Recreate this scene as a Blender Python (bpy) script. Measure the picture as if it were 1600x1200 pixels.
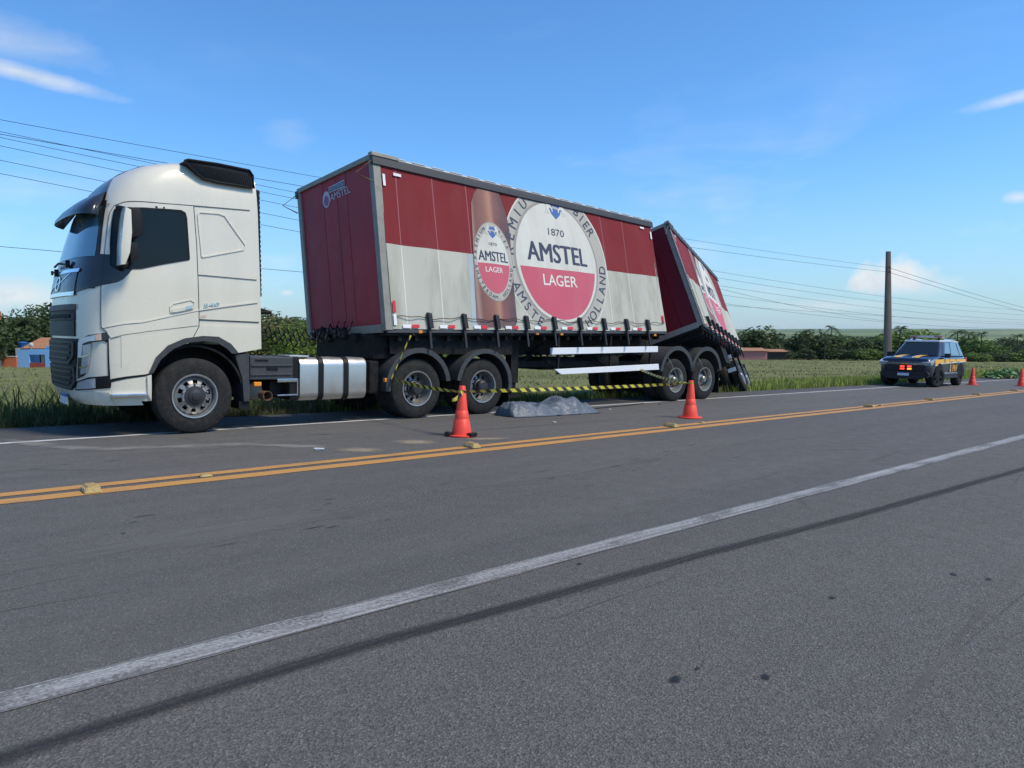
import bpy, bmesh, math, random
import numpy as np
from mathutils import Vector, Matrix, noise
R = math.radians
random.seed(7); rng = np.random.default_rng(7)
for o in list(bpy.data.objects): bpy.data.objects.remove(o)
SC = bpy.context.scene
COL = SC.collection

# ------------------------------------------------------------------ camera
FPX, CAM_H, SLOPE = 1109.0, 1.355, 0.029
YAW, PITCH, ALPHA = R(48.6), math.atan(86/1109.0), math.atan(0.029)
fwd = Vector((math.cos(YAW)*math.cos(PITCH), math.sin(YAW)*math.cos(PITCH), -math.sin(PITCH)))
rgt = Vector((math.sin(YAW), -math.cos(YAW), 0)); upv = rgt.cross(fwd)
camd = bpy.data.cameras.new('camera'); cam = bpy.data.objects.new('camera', camd); COL.objects.link(cam)
camd.sensor_width = 36; camd.lens = FPX/1600*36; camd.clip_start = .05; camd.clip_end = 40000
cam.matrix_world = Matrix.Translation((0,0,CAM_H)) @ Matrix((rgt, upv, -fwd)).transposed().to_4x4()
SC.camera = cam
# the road falls gently away to the right: everything on it is laid out level, then tipped by this
TILT = Matrix.Rotation(ALPHA, 4, 'Y')
TILT_I = TILT.inverted()

# ------------------------------------------------------------------ sky + sun
SUN_DIR = Vector((.36, -.62, 1.0)).normalized()
wd = bpy.data.worlds.new('World'); SC.world = wd; wd.use_nodes = True
class NT:
    def __init__(s, tree): s.t = tree; s.n = tree.nodes; s.l = tree.links
    def add(s, kind, **kw):
        n = s.n.new(kind)
        for k, v in kw.items(): setattr(n, k, v)
        return n
    def link(s, a, b): s.l.new(a, b)
    def put(s, sock, v):
        if v is None: return
        if isinstance(v, bpy.types.NodeSocket): s.l.new(v, sock)
        elif hasattr(sock.default_value, '__len__') and not hasattr(v, '__len__'): sock.default_value = [v]*len(sock.default_value)
        else:
            if hasattr(v, '__len__') and len(sock.default_value) == 4 and len(v) == 3: v = (*v, 1)
            sock.default_value = v
    def math(s, op, a, b=None, c=None, clamp=False):
        n = s.add('ShaderNodeMath', operation=op, use_clamp=clamp)
        for i, v in enumerate((a, b, c)): s.put(n.inputs[i], v)
        return n.outputs[0]
    def vec(s, op, a, b=None):
        n = s.add('ShaderNodeVectorMath', operation=op); s.put(n.inputs[0], a); s.put(n.inputs[1], b)
        return n.outputs['Value'] if op in ('DOT_PRODUCT', 'LENGTH') else n.outputs[0]
    def noise(s, vec, scale, detail=4, rough=.55, dist=0, out='Fac'):
        n = s.add('ShaderNodeTexNoise'); s.put(n.inputs['Vector'], vec)
        n.inputs['Scale'].default_value = scale; n.inputs['Detail'].default_value = detail
        n.inputs['Roughness'].default_value = rough; n.inputs['Distortion'].default_value = dist
        return n.outputs[out]
    def voro(s, vec, scale, feature='F1', out='Distance'):
        n = s.add('ShaderNodeTexVoronoi', feature=feature); s.put(n.inputs['Vector'], vec); n.inputs['Scale'].default_value = scale
        return n.outputs[out]
    def ramp(s, f, stops, interp='LINEAR'):
        n = s.add('ShaderNodeValToRGB'); s.put(n.inputs[0], f); cr = n.color_ramp; cr.interpolation = interp
        while len(cr.elements) < len(stops): cr.elements.new(.5)
        for e, (p, c) in zip(cr.elements, stops):
            e.position = p
            if not hasattr(c, '__len__'): c = (c, c, c)
            e.color = (*c[:3], 1)
        return n.outputs[0]
    def mix(s, f, a, b, mode='MIX'):
        n = s.add('ShaderNodeMix', data_type='RGBA', blend_type=mode); s.put(n.inputs[0], f); s.put(n.inputs[6], a); s.put(n.inputs[7], b)
        return n.outputs[2]
    def rangemap(s, v, a, b, c=0., d=1.):
        n = s.add('ShaderNodeMapRange'); n.clamp = True
        for i, x in enumerate((v, a, b, c, d)): s.put(n.inputs[i], x)
        return n.outputs[0]
    def comb(s, x, y, z):
        n = s.add('ShaderNodeCombineXYZ')
        for i, v in enumerate((x, y, z)): s.put(n.inputs[i], v)
        return n.outputs[0]
    def sep(s, v):
        n = s.add('ShaderNodeSeparateXYZ'); s.put(n.inputs[0], v); return n.outputs
    def scalev(s, v, sc):
        n = s.add('ShaderNodeVectorMath', operation='MULTIPLY'); s.put(n.inputs[0], v); n.inputs[1].default_value = sc; return n.outputs[0]

def lin(r, g=None, b=None):
    if g is None: g = b = r
    f = lambda c: (c/255/12.92 if c/255 <= .04045 else ((c/255+.055)/1.055)**2.4)
    return (f(r), f(g), f(b))

def px_dir(px, py):
    return (fwd*FPX + rgt*(px-800) - upv*(py-600)).normalized()

w = NT(wd.node_tree); w.n.clear()
wout = w.add('ShaderNodeOutputWorld'); bg = w.add('ShaderNodeBackground'); w.link(bg.outputs[0], wout.inputs[0])
sky = w.add('ShaderNodeTexSky', sky_type='NISHITA'); sky.sun_disc = False
sky.sun_elevation = math.asin(SUN_DIR.z); sky.sun_rotation = math.atan2(SUN_DIR.x, SUN_DIR.y)
sky.air_density = 1.0; sky.dust_density = .35; sky.ozone_density = 2.4; sky.altitude = 60
tc = w.add('ShaderNodeTexCoord'); D = tc.outputs['Generated']
hsv = w.add('ShaderNodeHueSaturation'); hsv.inputs['Saturation'].default_value = 1.0; hsv.inputs['Value'].default_value = 1.0
w.link(sky.outputs[0], hsv.inputs['Color'])
Dz = w.sep(D)[2]
skyc = w.mix(1., hsv.outputs[0], (.73, 1.22, 1.62), 'MULTIPLY')
# thin veil towards the horizon and scattered cloud, all round the sky
cn = w.noise(w.scalev(D, (2.2, 2.2, 7.0)), 1.9, 7, .58, .35)
cov = w.rangemap(cn, .55, .80)
low = w.rangemap(Dz, .02, .30, 1, .12)
veil = w.math('MULTIPLY', w.math('MULTIPLY', cov, low), .55)
hz = w.math('POWER', w.rangemap(Dz, -.01, .26, 1, 0), 1.9)
skyc = w.mix(w.math('MULTIPLY', hz, .95), skyc, (3.7, 4.8, 5.5))
mask = veil
pn = w.noise(D, 26, 6, .62, .2)
pw = w.noise(w.scalev(D, (1, 1, 3)), 9, 5, .6, .6)
def puff(px, py, a, b, ang, soft, strength, nz, na):
    """one cloud at a compass direction: half sizes a, b (radians), slant, noise erosion"""
    global mask
    e0 = px_dir(px, py); e1 = Vector((e0.y, -e0.x, 0)).normalized(); e2 = e1.cross(e0)
    c, s_ = math.cos(R(ang)), math.sin(R(ang)); f1 = e1*c+e2*s_; f2 = e2*c-e1*s_
    x = w.math('DIVIDE', w.vec('DOT_PRODUCT', D, tuple(f1)), a); y = w.math('DIVIDE', w.vec('DOT_PRODUCT', D, tuple(f2)), b)
    r = w.math('SQRT', w.math('ADD', w.math('MULTIPLY', x, x), w.math('MULTIPLY', y, y)))
    r = w.math('ADD', r, w.math('MULTIPLY', w.math('SUBTRACT', nz, .5), na))
    front = w.math('GREATER_THAN', w.vec('DOT_PRODUCT', D, tuple(e0)), 0.)
    m = w.math('MULTIPLY', w.math('MULTIPLY', w.rangemap(r, 1., 1.-soft), strength), front)
    mask = w.math('MAXIMUM', mask, m)
puff(35, 114, .115, .013, -6, .75, .72, pw, 1.1)
puff(20, 62, .10, .028, -4, 1., .34, pw, 1.6)
puff(1408, 430, .040, .026, 0, .6, .95, pn, 2.2)
puff(1352, 436, .024, .020, 0, .6, .9, pn, 2.0)
puff(1455, 445, .05, .016, 0, 1., .5, pn, 2.0)
puff(1575, 156, .055, .010, 6, .9, .6, pw, 1.4)
puff(1592, 308, .022, .008, 0, .9, .7, pn, 1.5)
puff(448, 208, .035, .022, 0, 1., .16, pw, 2.0)
puff(448, 457, .012, .006, 0, .9, .6, pn, 1.6)
puff(25, 462, .075, .022, 0, .8, .8, pn, 2.2)
puff(1290, 478, .10, .010, 0, 1., .4, pn, 1.6)
cloudc = w.mix(w.rangemap(pn, .35, .7), (5.7, 6.2, 6.7), (7.6, 7.7, 7.8))
w.link(w.mix(mask, skyc, cloudc), bg.inputs[0]); bg.inputs[1].default_value = .125

sund = bpy.data.lights.new('sun', 'SUN'); sun = bpy.data.objects.new('sun', sund); COL.objects.link(sun)
sund.energy = 3.9; sund.angle = R(14); sund.color = (1, .885, .69)
sun.rotation_euler = SUN_DIR.to_track_quat('Z', 'Y').to_euler(); sun.location = (0, 0, 30)

SC.render.engine = 'CYCLES'
SC.view_settings.view_transform = 'Standard'; SC.view_settings.look = 'None'
SC.view_settings.exposure = 0.0; SC.view_settings.gamma = 1
SC.cycles.use_denoising = True
SC.cycles.max_bounces = 6; SC.cycles.transparent_max_bounces = 8

# ------------------------------------------------------------------ pixel -> place (road frame)
CR = TILT_I @ Vector((0, 0, CAM_H))
def ray_r(px, py): return TILT_I.to_3x3() @ (fwd + rgt*((px-800)/FPX) - upv*((py-600)/FPX))
def on_road(px, py, z=0.):
    d = ray_r(px, py); return CR + d*((z-CR.z)/d.z)
def proj_r(p):
    v = TILT.to_3x3() @ (Vector(p)-CR); k = v.dot(fwd); return 800+FPX*v.dot(rgt)/k, 600-FPX*v.dot(upv)/k

# ------------------------------------------------------------------ materials
def nmat(name):
    m = bpy.data.materials.new(name); m.use_nodes = True; t = NT(m.node_tree); t.n.clear()
    out = t.add('ShaderNodeOutputMaterial'); p = t.add('ShaderNodeBsdfPrincipled'); t.link(p.outputs[0], out.inputs[0])
    return m, t, p, out
def M(name, col, rough=.5, metal=0., spec=.5, var=.12, scale=3., bump=0., bscale=40., coat=0., coords='Object', dirt=None, dirt_amt=.0, streak=False):
    m, t, p, out = nmat(name)
    c = t.add('ShaderNodeTexCoord').outputs[coords]
    col = (*col[:3],)
    base = col
    if var:
        f = t.noise(c, scale, 5, .6)
        base = t.mix(f, tuple(x*(1-var) for x in col), tuple(min(1, x*(1+var)) for x in col))
    if dirt:
        cc = t.scalev(c, (1, 1, .12)) if streak else c
        f = t.rangemap(t.noise(cc, scale*2.3, 6, .65), .45, .78, 0, dirt_amt)
        base = t.mix(f, base, dirt)
    t.put(p.inputs['Base Color'], base)
    t.put(p.inputs['Roughness'], t.rangemap(t.noise(c, scale*4, 3), .3, .7, max(.02, rough-.06), min(1, rough+.06)) if rough > .08 else rough)
    p.inputs['Metallic'].default_value = metal; p.inputs['Specular IOR Level'].default_value = spec
    if coat: p.inputs['Coat Weight'].default_value = coat; p.inputs['Coat Roughness'].default_value = .04
    if bump:
        b = t.add('ShaderNodeBump'); b.inputs['Strength'].default_value = bump; b.inputs['Distance'].default_value = .02
        t.put(b.inputs['Height'], t.noise(c, bscale, 4)); t.link(b.outputs[0], p.inputs['Normal'])
    return m

# ------------------------------------------------------------------ mesh helpers
def link(o, parent=None, inv=None):
    COL.objects.link(o)
    if parent is not None:
        o.parent = parent
        if inv is not None: o.matrix_parent_inverse = inv
    return o
def mesh_from(name, verts, faces, mat, smooth=False):
    me = bpy.data.meshes.new(name); me.from_pydata([tuple(v) for v in verts], [], faces)
    if mat is not None: me.materials.append(mat)
    me.validate(); me.update()
    if smooth: me.polygons.foreach_set('use_smooth', [True]*len(me.polygons))
    return me
class B:
    """collects shapes for one mesh object"""
    def __init__(s): s.bm = bmesh.new()
    def box(s, x0, x1, y0, y1, z0, z1, bev=0., m=None, f=None):
        g = bmesh.ops.create_cube(s.bm, size=1.)['verts']
        for v in g:
            v.co = Vector(((x0+x1)/2+v.co.x*(x1-x0), (y0+y1)/2+v.co.y*(y1-y0), (z0+z1)/2+v.co.z*(z1-z0)))
        if bev:
            es = list({e for v in g for e in v.link_edges})
            r = bmesh.ops.bevel(s.bm, geom=es+g, offset=bev, segments=2, affect='EDGES', profile=.6)
            g = r['verts']
        if m is not None:
            for v in g: v.co = m @ v.co
        if f is not None:
            for v in g: v.co = f(v.co)
        return s
    def poly(s, pts, faces):
        vs = [s.bm.verts.new(p) for p in pts]
        for f in faces: s.bm.faces.new([vs[i] for i in f])
        return s
    def prism(s, pts2, y0, y1, axis='y', bev=0.):
        """polygon in the plane across axis, extruded along it"""
        def mk(a, b, c): return {'y': (a, c, b), 'x': (c, a, b), 'z': (a, b, c)}[axis]
        n = len(pts2); v0 = [s.bm.verts.new(mk(a, b, y0)) for a, b in pts2]; v1 = [s.bm.verts.new(mk(a, b, y1)) for a, b in pts2]
        fs = [s.bm.faces.new(v0), s.bm.faces.new(list(reversed(v1)))]
        for i in range(n): fs.append(s.bm.faces.new((v0[i], v1[i], v1[(i+1) % n], v0[(i+1) % n])))
        bmesh.ops.recalc_face_normals(s.bm, faces=fs)
        if bev:
            es = [e for e in {e for f in fs[:2] for e in f.edges}]
            bmesh.ops.bevel(s.bm, geom=es, offset=bev, segments=2, affect='EDGES', profile=.6)
        return s
    def lathe(s, prof, c, axis='y', seg=40, close=False, sweep=360., start=0.):
        """prof: (r, t) pairs, t along the axis from c"""
        full = sweep >= 360; n = seg if full else seg+1; rings = []
        for r, t in prof:
            ring = []
            for i in range(n):
                a = R(start)+R(sweep)*i/seg; ca, sa = r*math.cos(a), r*math.sin(a)
                o = {'y': (ca, t, sa), 'x': (t, ca, sa), 'z': (ca, sa, t)}[axis]
                ring.append(s.bm.verts.new((c[0]+o[0], c[1]+o[1], c[2]+o[2])))
            rings.append(ring)
        prs = list(zip(rings, rings[1:]))
        if close: prs.append((rings[-1], rings[0]))
        fs = []
        for a, b in prs:
            for i in range(seg):
                j = (i+1) % n; fs.append(s.bm.faces.new((a[i], a[j], b[j], b[i])))
        bmesh.ops.recalc_face_normals(s.bm, faces=fs)
        return s
    def disc(s, c, r, axis='y', seg=24, t=0.):
        vs = []
        for i in range(seg):
            a = 2*math.pi*i/seg; ca, sa = r*math.cos(a), r*math.sin(a)
            o = {'y': (ca, t, sa), 'x': (t, ca, sa), 'z': (ca, sa, t)}[axis]
            vs.append(s.bm.verts.new((c[0]+o[0], c[1]+o[1], c[2]+o[2])))
        s.bm.faces.new(vs); return s
    def tube(s, pts, r, seg=8, cap=True):
        pts = [Vector(p) for p in pts]; rings = []; up = Vector((.13, .21, 1))
        rr = r if hasattr(r, '__len__') else [r]*len(pts)
        for i, p in enumerate(pts):
            d = (pts[min(i+1, len(pts)-1)]-pts[max(i-1, 0)]).normalized()
            a = d.cross(up if abs(d.dot(up.normalized())) < .96 else Vector((1, 0, 0))).normalized(); b = d.cross(a)
            rings.append([s.bm.verts.new(p+(a*math.cos(2*math.pi*k/seg)+b*math.sin(2*math.pi*k/seg))*rr[i]) for k in range(seg)])
        for a, b in zip(rings, rings[1:]):
            for k in range(seg): s.bm.faces.new((a[k], a[(k+1) % seg], b[(k+1) % seg], b[k]))
        if cap and seg > 2:
            s.bm.faces.new(list(reversed(rings[0]))); s.bm.faces.new(rings[-1])
        return s
    def xf(s, f):
        for v in s.bm.verts: v.co = f(v.co)
        return s
    def obj(s, name, mat, parent=None, inv=None, smooth=False, angle=35):
        me = bpy.data.meshes.new(name); s.bm.normal_update()
        if smooth:
            for f in s.bm.faces: f.smooth = True
            for e in s.bm.edges:
                if len(e.link_faces) == 2 and e.calc_face_angle(0) > R(angle): e.smooth = False
        s.bm.to_mesh(me); s.bm.free()
        if mat is not None: me.materials.append(mat)
        return link(bpy.data.objects.new(name, me), parent, inv)
GRAV = set()      # things already placed in the level frame
def tag(o, label, cat, group=None, kind=None):
    if label: o['label'] = label
    if cat: o['category'] = cat
    if group: o['group'] = group
    if kind: o['kind'] = kind
    return o
class Thing:
    """an Empty at the thing's base; parts are given in the builder's own frame"""
    def __init__(s, name, label, cat, frame=Matrix(), base=(0, 0, 0), group=None):
        s.root = bpy.data.objects.new(name, None); COL.objects.link(s.root); s.root.empty_display_size = .3
        s.root.matrix_world = frame @ Matrix.Translation(base); s.inv = Matrix.Translation(-Vector(base))
        tag(s.root, label, cat, group)
    def part(s, name, b, mat, smooth=False, parent=None, angle=35):
        if parent is None: return b.obj(name, mat, s.root, s.inv, smooth, angle)
        return b.obj(name, mat, parent, None, smooth, angle)
def copy_tree(o, parent=None):
    c = o.copy(); COL.objects.link(c)
    if parent is not None: c.parent = parent; c.matrix_parent_inverse = o.matrix_parent_inverse.copy()
    for ch in [x for x in bpy.data.objects if x.parent is o]: copy_tree(ch, c)
    return c

# flat outlines laid onto a curved surface
def poly2d(pts): return [(p, ) for p in pts]
def drape_bm(verts2, faces2, surf, d, thick=.006, step=.1, stepz=None, back=True):
    bm = bmesh.new(); vs = [bm.verts.new((a, b, 0)) for a, b in verts2]
    for f in faces2:
        try: bm.faces.new([vs[i] for i in f])
        except ValueError: pass
    bmesh.ops.triangulate(bm, faces=bm.faces[:], ngon_method='EAR_CLIP')
    stepz = stepz or step
    for ax, st in ((0, step), (1, stepz)):
        lo = min(v.co[ax] for v in bm.verts); hi = max(v.co[ax] for v in bm.verts)
        k = math.ceil(lo/st)
        while k*st < hi:
            co = [0, 0, 0]; no = [0, 0, 0]; co[ax] = k*st; no[ax] = 1
            bmesh.ops.bisect_plane(bm, geom=bm.verts[:]+bm.edges[:]+bm.faces[:], dist=1e-6, plane_co=co, plane_no=no)
            k += 1
    bmesh.ops.recalc_face_normals(bm, faces=bm.faces[:])
    orig = list(bm.verts); pos = [surf(v.co.x, v.co.y, d) for v in orig]
    if thick:
        be = [e for e in bm.edges if len(e.link_faces) == 1]
        low = {}
        for e in be:
            for v in e.verts:
                if v not in low: low[v] = bm.verts.new(surf(v.co.x, v.co.y, d-thick))
        for e in be:
            a, b = e.verts
            bm.faces.new((a, b, low[b], low[a]))
    for v, p in zip(orig, pos): v.co = p
    return bm
def drape(T, name, poly, surf, d, mat, thick=.006, step=.1, stepz=None, parent=None, smooth=True, angle=50):
    b = B(); b.bm.free(); b.bm = drape_bm(poly, [list(range(len(poly)))], surf, d, thick, step, stepz)
    bmesh.ops.recalc_face_normals(b.bm, faces=b.bm.faces[:])
    return T.part(name, b, mat, smooth, parent, angle)
def drape_many(T, name, polys, surf, d, mat, thick=.003, step=.15, parent=None):
    vs, fs = [], []
    for p in polys:
        n = len(vs); vs += p; fs.append(list(range(n, n+len(p))))
    b = B(); b.bm.free(); b.bm = drape_bm(vs, fs, surf, d, thick, step)
    bmesh.ops.recalc_face_normals(b.bm, faces=b.bm.faces[:])
    return T.part(name, b, mat, False, parent)
def strip2(pts, wdt):
    """polyline -> list of thin quads"""
    out = []
    for (a, b), (c, d) in zip(pts, pts[1:]):
        dx, dy = c-a, d-b; L = math.hypot(dx, dy) or 1; nx, ny = -dy/L*wdt/2, dx/L*wdt/2
        out.append([(a+nx, b+ny), (a-nx, b-ny), (c-nx, d-ny), (c+nx, d+ny)])
    return out
def text2d(s, bold=0.):
    cu = bpy.data.curves.new('t', 'FONT'); cu.body = s; cu.offset = bold; cu.resolution_u = 3
    o = bpy.data.objects.new('t', cu); COL.objects.link(o)
    dg = bpy.context.evaluated_depsgraph_get(); me = o.evaluated_get(dg).to_mesh()
    vs = [(v.co.x, v.co.y) for v in me.vertices]; fs = [list(p.vertices) for p in me.polygons]
    o.evaluated_get(dg).to_mesh_clear(); bpy.data.objects.remove(o); bpy.data.curves.remove(cu)
    return vs, fs
def fit_text(s, x0, x1, y0, y1, bold=0., slant=0.):
    vs, fs = text2d(s, bold)
    ax, bx = min(v[0] for v in vs), max(v[0] for v in vs); ay, by = min(v[1] for v in vs), max(v[1] for v in vs)
    out = []
    for a, b in vs:
        u, v = (a-ax)/(bx-ax), (b-ay)/(by-ay); out.append((x0+(x1-x0)*u, y0+(y1-y0)*v + slant*u))
    return out, fs
def drape_text(T, name, vf, surf, d, mat, parent=None, thick=0.):
    b = B(); b.bm.free(); b.bm = drape_bm(vf[0], vf[1], surf, d, thick, .1)
    return T.part(name, b, mat, False, parent)
# ================================================================== the setting
def sst(a, b, x):
    t = np.clip((x-a)/(b-a), 0, 1); return t*t*(3-2*t)
FAR_EDGE = lambda x: 12.22-.022*np.clip(x, 0, 26)+.02*np.clip(x-30, 0, 30)
def terr(x, y):
    """height of the land (level frame)"""
    x = np.asarray(x, float); y = np.asarray(y, float)
    base = -SLOPE*np.clip(x, -90, 330) - .004*np.clip(x-330, 0, 400)
    t = y-FAR_EDGE(x)
    cs = .031-.016*sst(15, 90, x)
    away = np.where(t > 0, -.05-.055*np.clip(t, 0, 4)-cs*np.clip(t-4, 0, 160), -.09)
    near = np.where(y < -4.5, -.06*np.clip(-4.5-y, 0, 8), 0)
    r = np.hypot(x, y)
    z = base+away+near
    lump = .10*np.sin(x*.31+1.3)*np.sin(y*.23)+.06*np.sin(x*.83+y*.61)
    z = z+lump*sst(1.5, 8, np.where(y > 5, t, -4.5-y))
    z = z-.80*np.exp(-((x-20.5)/5.5)**4)*np.exp(-((t-2.9)/1.75)**4)   # the ditch the trailer went into
    k = sst(260, 800, r)
    plain = -27+2.5*np.sin(x*.004)*np.sin(y*.0033+1)+26*sst(4500, 8200, r)+6*sst(3000, 8000, r)*np.sin(x*.0011+.6)*np.sin(y*.0013)
    return z*(1-k)+plain*k
def terr1(x, y): return float(terr(x, y))

def field_mat():
    m, t, p, out = nmat('field_grass_ground')
    c = t.add('ShaderNodeTexCoord').outputs['Object']; xyz = t.sep(c)
    r = t.vec('LENGTH', c)
    n1 = t.noise(c, .07, 6, .62); n2 = t.noise(c, 1.6, 6, .7); n3 = t.noise(t.scalev(c, (1, .35, 1)), .012, 5, .6)
    near = t.mix(t.rangemap(n1, .36, .64), (.085, .115, .034), (.165, .175, .066))
    near = t.mix(t.rangemap(n2, .35, .7), near, (.19, .175, .085))
    near = t.mix(t.rangemap(t.noise(c, 7, 5, .7), .55, .75, 0, .6), near, (.05, .07, .02))
    fields = t.mix(t.rangemap(t.voro(t.scalev(c, (1, .4, 1)), .0022, out='Color'), .2, .8), (.085, .14, .05), (.20, .24, .10))
    fields = t.mix(t.rangemap(n3, .52, .62), fields, (.035, .06, .03))
    t.put(p.inputs['Base Color'], t.mix(t.rangemap(r, 300, 700), near, fields))
    p.inputs['Roughness'].default_value = .95; p.inputs['Specular IOR Level'].default_value = .1
    b = t.add('ShaderNodeBump'); b.inputs['Strength'].default_value = .6; b.inputs['Distance'].default_value = .15
    t.put(b.inputs['Height'], t.noise(c, 4, 6, .7)); t.link(b.outputs[0], p.inputs['Normal'])
    return m
def axis_pts(lims, fine, coarse_growth, ext):
    a = list(np.arange(lims[0], lims[1]+.01, fine)); st = fine
    hi = a[-1]; lo = a[0]; up, dn = [], []
    while hi < ext[1]: st *= coarse_growth; hi += st; up.append(hi)
    st = fine
    while lo > ext[0]: st *= coarse_growth; lo -= st; dn.append(lo)
    return np.array(dn[::-1]+a+up)
gx = axis_pts((-12, 60), 1.0, 1.13, (-9000, 9000)); gy = axis_pts((-8, 40), .8, 1.13, (-9000, 9000))
GX, GY = np.meshgrid(gx, gy); GZ = terr(GX, GY)
nv = GX.shape
vid = np.arange(nv[0]*nv[1]).reshape(nv)
quads = np.stack([vid[:-1, :-1], vid[:-1, 1:], vid[1:, 1:], vid[1:, :-1]], -1).reshape(-1, 4)
me = mesh_from('ground', np.stack([GX, GY, GZ], -1).reshape(-1, 3).tolist(), quads.tolist(), field_mat(), True)
ground = link(bpy.data.objects.new('ground', me)); ground['kind'] = 'structure'; GRAV.add(ground)

# ---- road
def road_mat():
    m, t, p, out = nmat('asphalt')
    c = t.add('ShaderNodeTexCoord').outputs['Object']; x, y, z = t.sep(c)
    wob = t.math('MULTIPLY', t.math('SUBTRACT', t.noise(c, .9, 4), .5), .25)
    yy = t.math('ADD', y, wob)
    stone = t.voro(c, 125, out='Color'); sv = t.sep(stone)[0]
    fine = t.noise(c, 160, 3, .7); mid = t.noise(c, 5, 6, .65); big = t.noise(t.scalev(c, (.35, 1, 1)), .55, 5, .6)
    streak = t.noise(t.scalev(c, (.06, 2.2, 1)), 1.0, 6, .65)
    tan = (.104, .094, .077); lane = (.112, .107, .100); lane2 = (.135, .128, .118); sh2 = (.068, .066, .064)
    col = t.mix(t.rangemap(yy, 2.85, 3.15), tan, lane)
    col = t.mix(t.rangemap(yy, 7.0, 7.3), col, lane2)
    col = t.mix(t.rangemap(yy, 10.35, 10.6), col, sh2)
    # polished wheel tracks and the oily strip between them
    def band(cy, hw, soft): return t.rangemap(t.math('ABSOLUTE', t.math('SUBTRACT', yy, cy)), hw, hw+soft, 1, 0)
    tracks = t.math('MAXIMUM', t.math('MAXIMUM', band(4.1, .2, .35), band(5.95, .2, .35)), t.math('MAXIMUM', band(7.95, .2, .35), band(9.6, .2, .35)))
    col = t.mix(t.math('MULTIPLY', tracks, .30), col, (.142, .135, .126))
    col = t.mix(t.rangemap(streak, .40, .68, 0, .62), col, (.074, .071, .069))
    col = t.mix(t.rangemap(big, .42, .68, 0, .5), col, (.160, .148, .128))
    col = t.mix(t.rangemap(mid, .38, .62, 0, .26), col, (.068, .065, .062))
    stone_c = t.mix(t.rangemap(sv, .0, 1.), (.030, .030, .031), (.235, .225, .21))
    coarse = t.rangemap(yy, 2.6, 3.3, .62, .34)
    col = t.mix(coarse, col, t.mix(.78, col, stone_c))
    sparkle = t.math('GREATER_THAN', sv, .955)
    col = t.mix(t.math('MULTIPLY', sparkle, .35), col, (.27, .255, .22))
    col = t.mix(t.rangemap(fine, .35, .7, .35, 0), col, (.028, .028, .03))
    # hairline cracks running along the lane
    ck = t.voro(t.scalev(c, (.25, 1.3, 1)), .55, feature='DISTANCE_TO_EDGE')
    ck = t.math('MULTIPLY', t.rangemap(ck, .0, .006, 1, 0), t.rangemap(t.noise(c, .35, 3), .5, .62))
    col = t.mix(t.math('MULTIPLY', ck, .8), col, (.018, .018, .019))
    t.put(p.inputs['Base Color'], col)
    t.put(p.inputs['Roughness'], t.rangemap(mid, .3, .7, .68, .92)); p.inputs['Specular IOR Level'].default_value = .35
    b = t.add('ShaderNodeBump'); b.inputs['Strength'].default_value = .85; b.inputs['Distance'].default_value = .006
    t.put(b.inputs['Height'], t.math('ADD', t.math('MULTIPLY', t.voro(c, 125), 1.0), t.math('MULTIPLY', fine, .5)))
    t.link(b.outputs[0], p.inputs['Normal'])
    return m
rx = np.arange(-40, 181, .5); ry_near = -4.5
cols = [ry_near, -2, 0, 1.5, 3, 5, 7, 9, 10.5]
V = []; F = []
for i, x in enumerate(rx):
    e1 = FAR_EDGE(x)+.10*noise.noise((x*.9, 3, 0))+.05*noise.noise((x*3.1, 9, 0)); e0 = ry_near+.12*noise.noise((x*.8, 20, 0))
    row = [e0]+cols[1:]+[e1-.05, e1, e1+.02]
    zs = [0]*(len(row)-2)+[-.012, -.10]
    zs[0] = -.01
    V += [(x, a, b) for a, b in zip(row, zs)]
nc = len(cols)+3
for i in range(len(rx)-1):
    for j in range(nc-1):
        a = i*nc+j; F.append((a, a+nc, a+nc+1, a+1))
me = mesh_from('road', V, F, road_mat(), True)
road = link(bpy.data.objects.new('road', me)); road['kind'] = 'structure'

def paint_mat(name, col, wear, scratch=False, under=(.075, .076, .08)):
    m, t, p, out = nmat(name)
    c = t.add('ShaderNodeTexCoord').outputs['Object']
    f = t.noise(c, 55, 5, .75); g = t.noise(t.scalev(c, (.7, 2.5, 1)), 2.2, 5, .6)
    k = t.rangemap(t.math('ADD', t.math('MULTIPLY', f, .55), t.math('MULTIPLY', g, .6)), wear, wear+.16)
    if scratch:
        s = t.noise(t.scalev(c, (.05, 30, 1)), 1.6, 4, .65)
        k = t.math('MAXIMUM', k, t.rangemap(t.math('ADD', s, t.math('MULTIPLY', t.math('SUBTRACT', f, .5), .35)), .43, .60))
    dull = t.mix(g, tuple(v*.78 for v in col), col)
    t.put(p.inputs['Base Color'], t.mix(k, dull, under)); p.inputs['Roughness'].default_value = .7
    b = t.add('ShaderNodeBump'); b.inputs['Strength'].default_value = .5; b.inputs['Distance'].default_value = .004
    t.put(b.inputs['Height'], f); t.link(b.outputs[0], p.inputs['Normal'])
    return m
def marking(name, y0, y1, z, mat, x0=-40, x1=180, wob=.012):
    V, F = [], []; xs = np.arange(x0, x1, .35)
    for i, x in enumerate(xs):
        a = wob*noise.noise((x*1.7, y0, 1)); b = wob*noise.noise((x*1.9, y1, 5))
        V += [(x, y0+a, z), (x, y1+b, z)]
        if i: F.append((2*i-2, 2*i, 2*i+1, 2*i-1))
    o = link(bpy.data.objects.new(name, mesh_from(name, V, F, mat)), road); return o
white_worn = paint_mat('worn_white_paint', (.40, .405, .40), .50, True, (.10, .096, .09))
white_line = paint_mat('white_edge_paint', (.56, .56, .55), .60)
yellow = paint_mat('yellow_paint', (.52, .26, .065), .60)
marking('edge_line', 3.02, 3.19, .004, white_worn)
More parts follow.
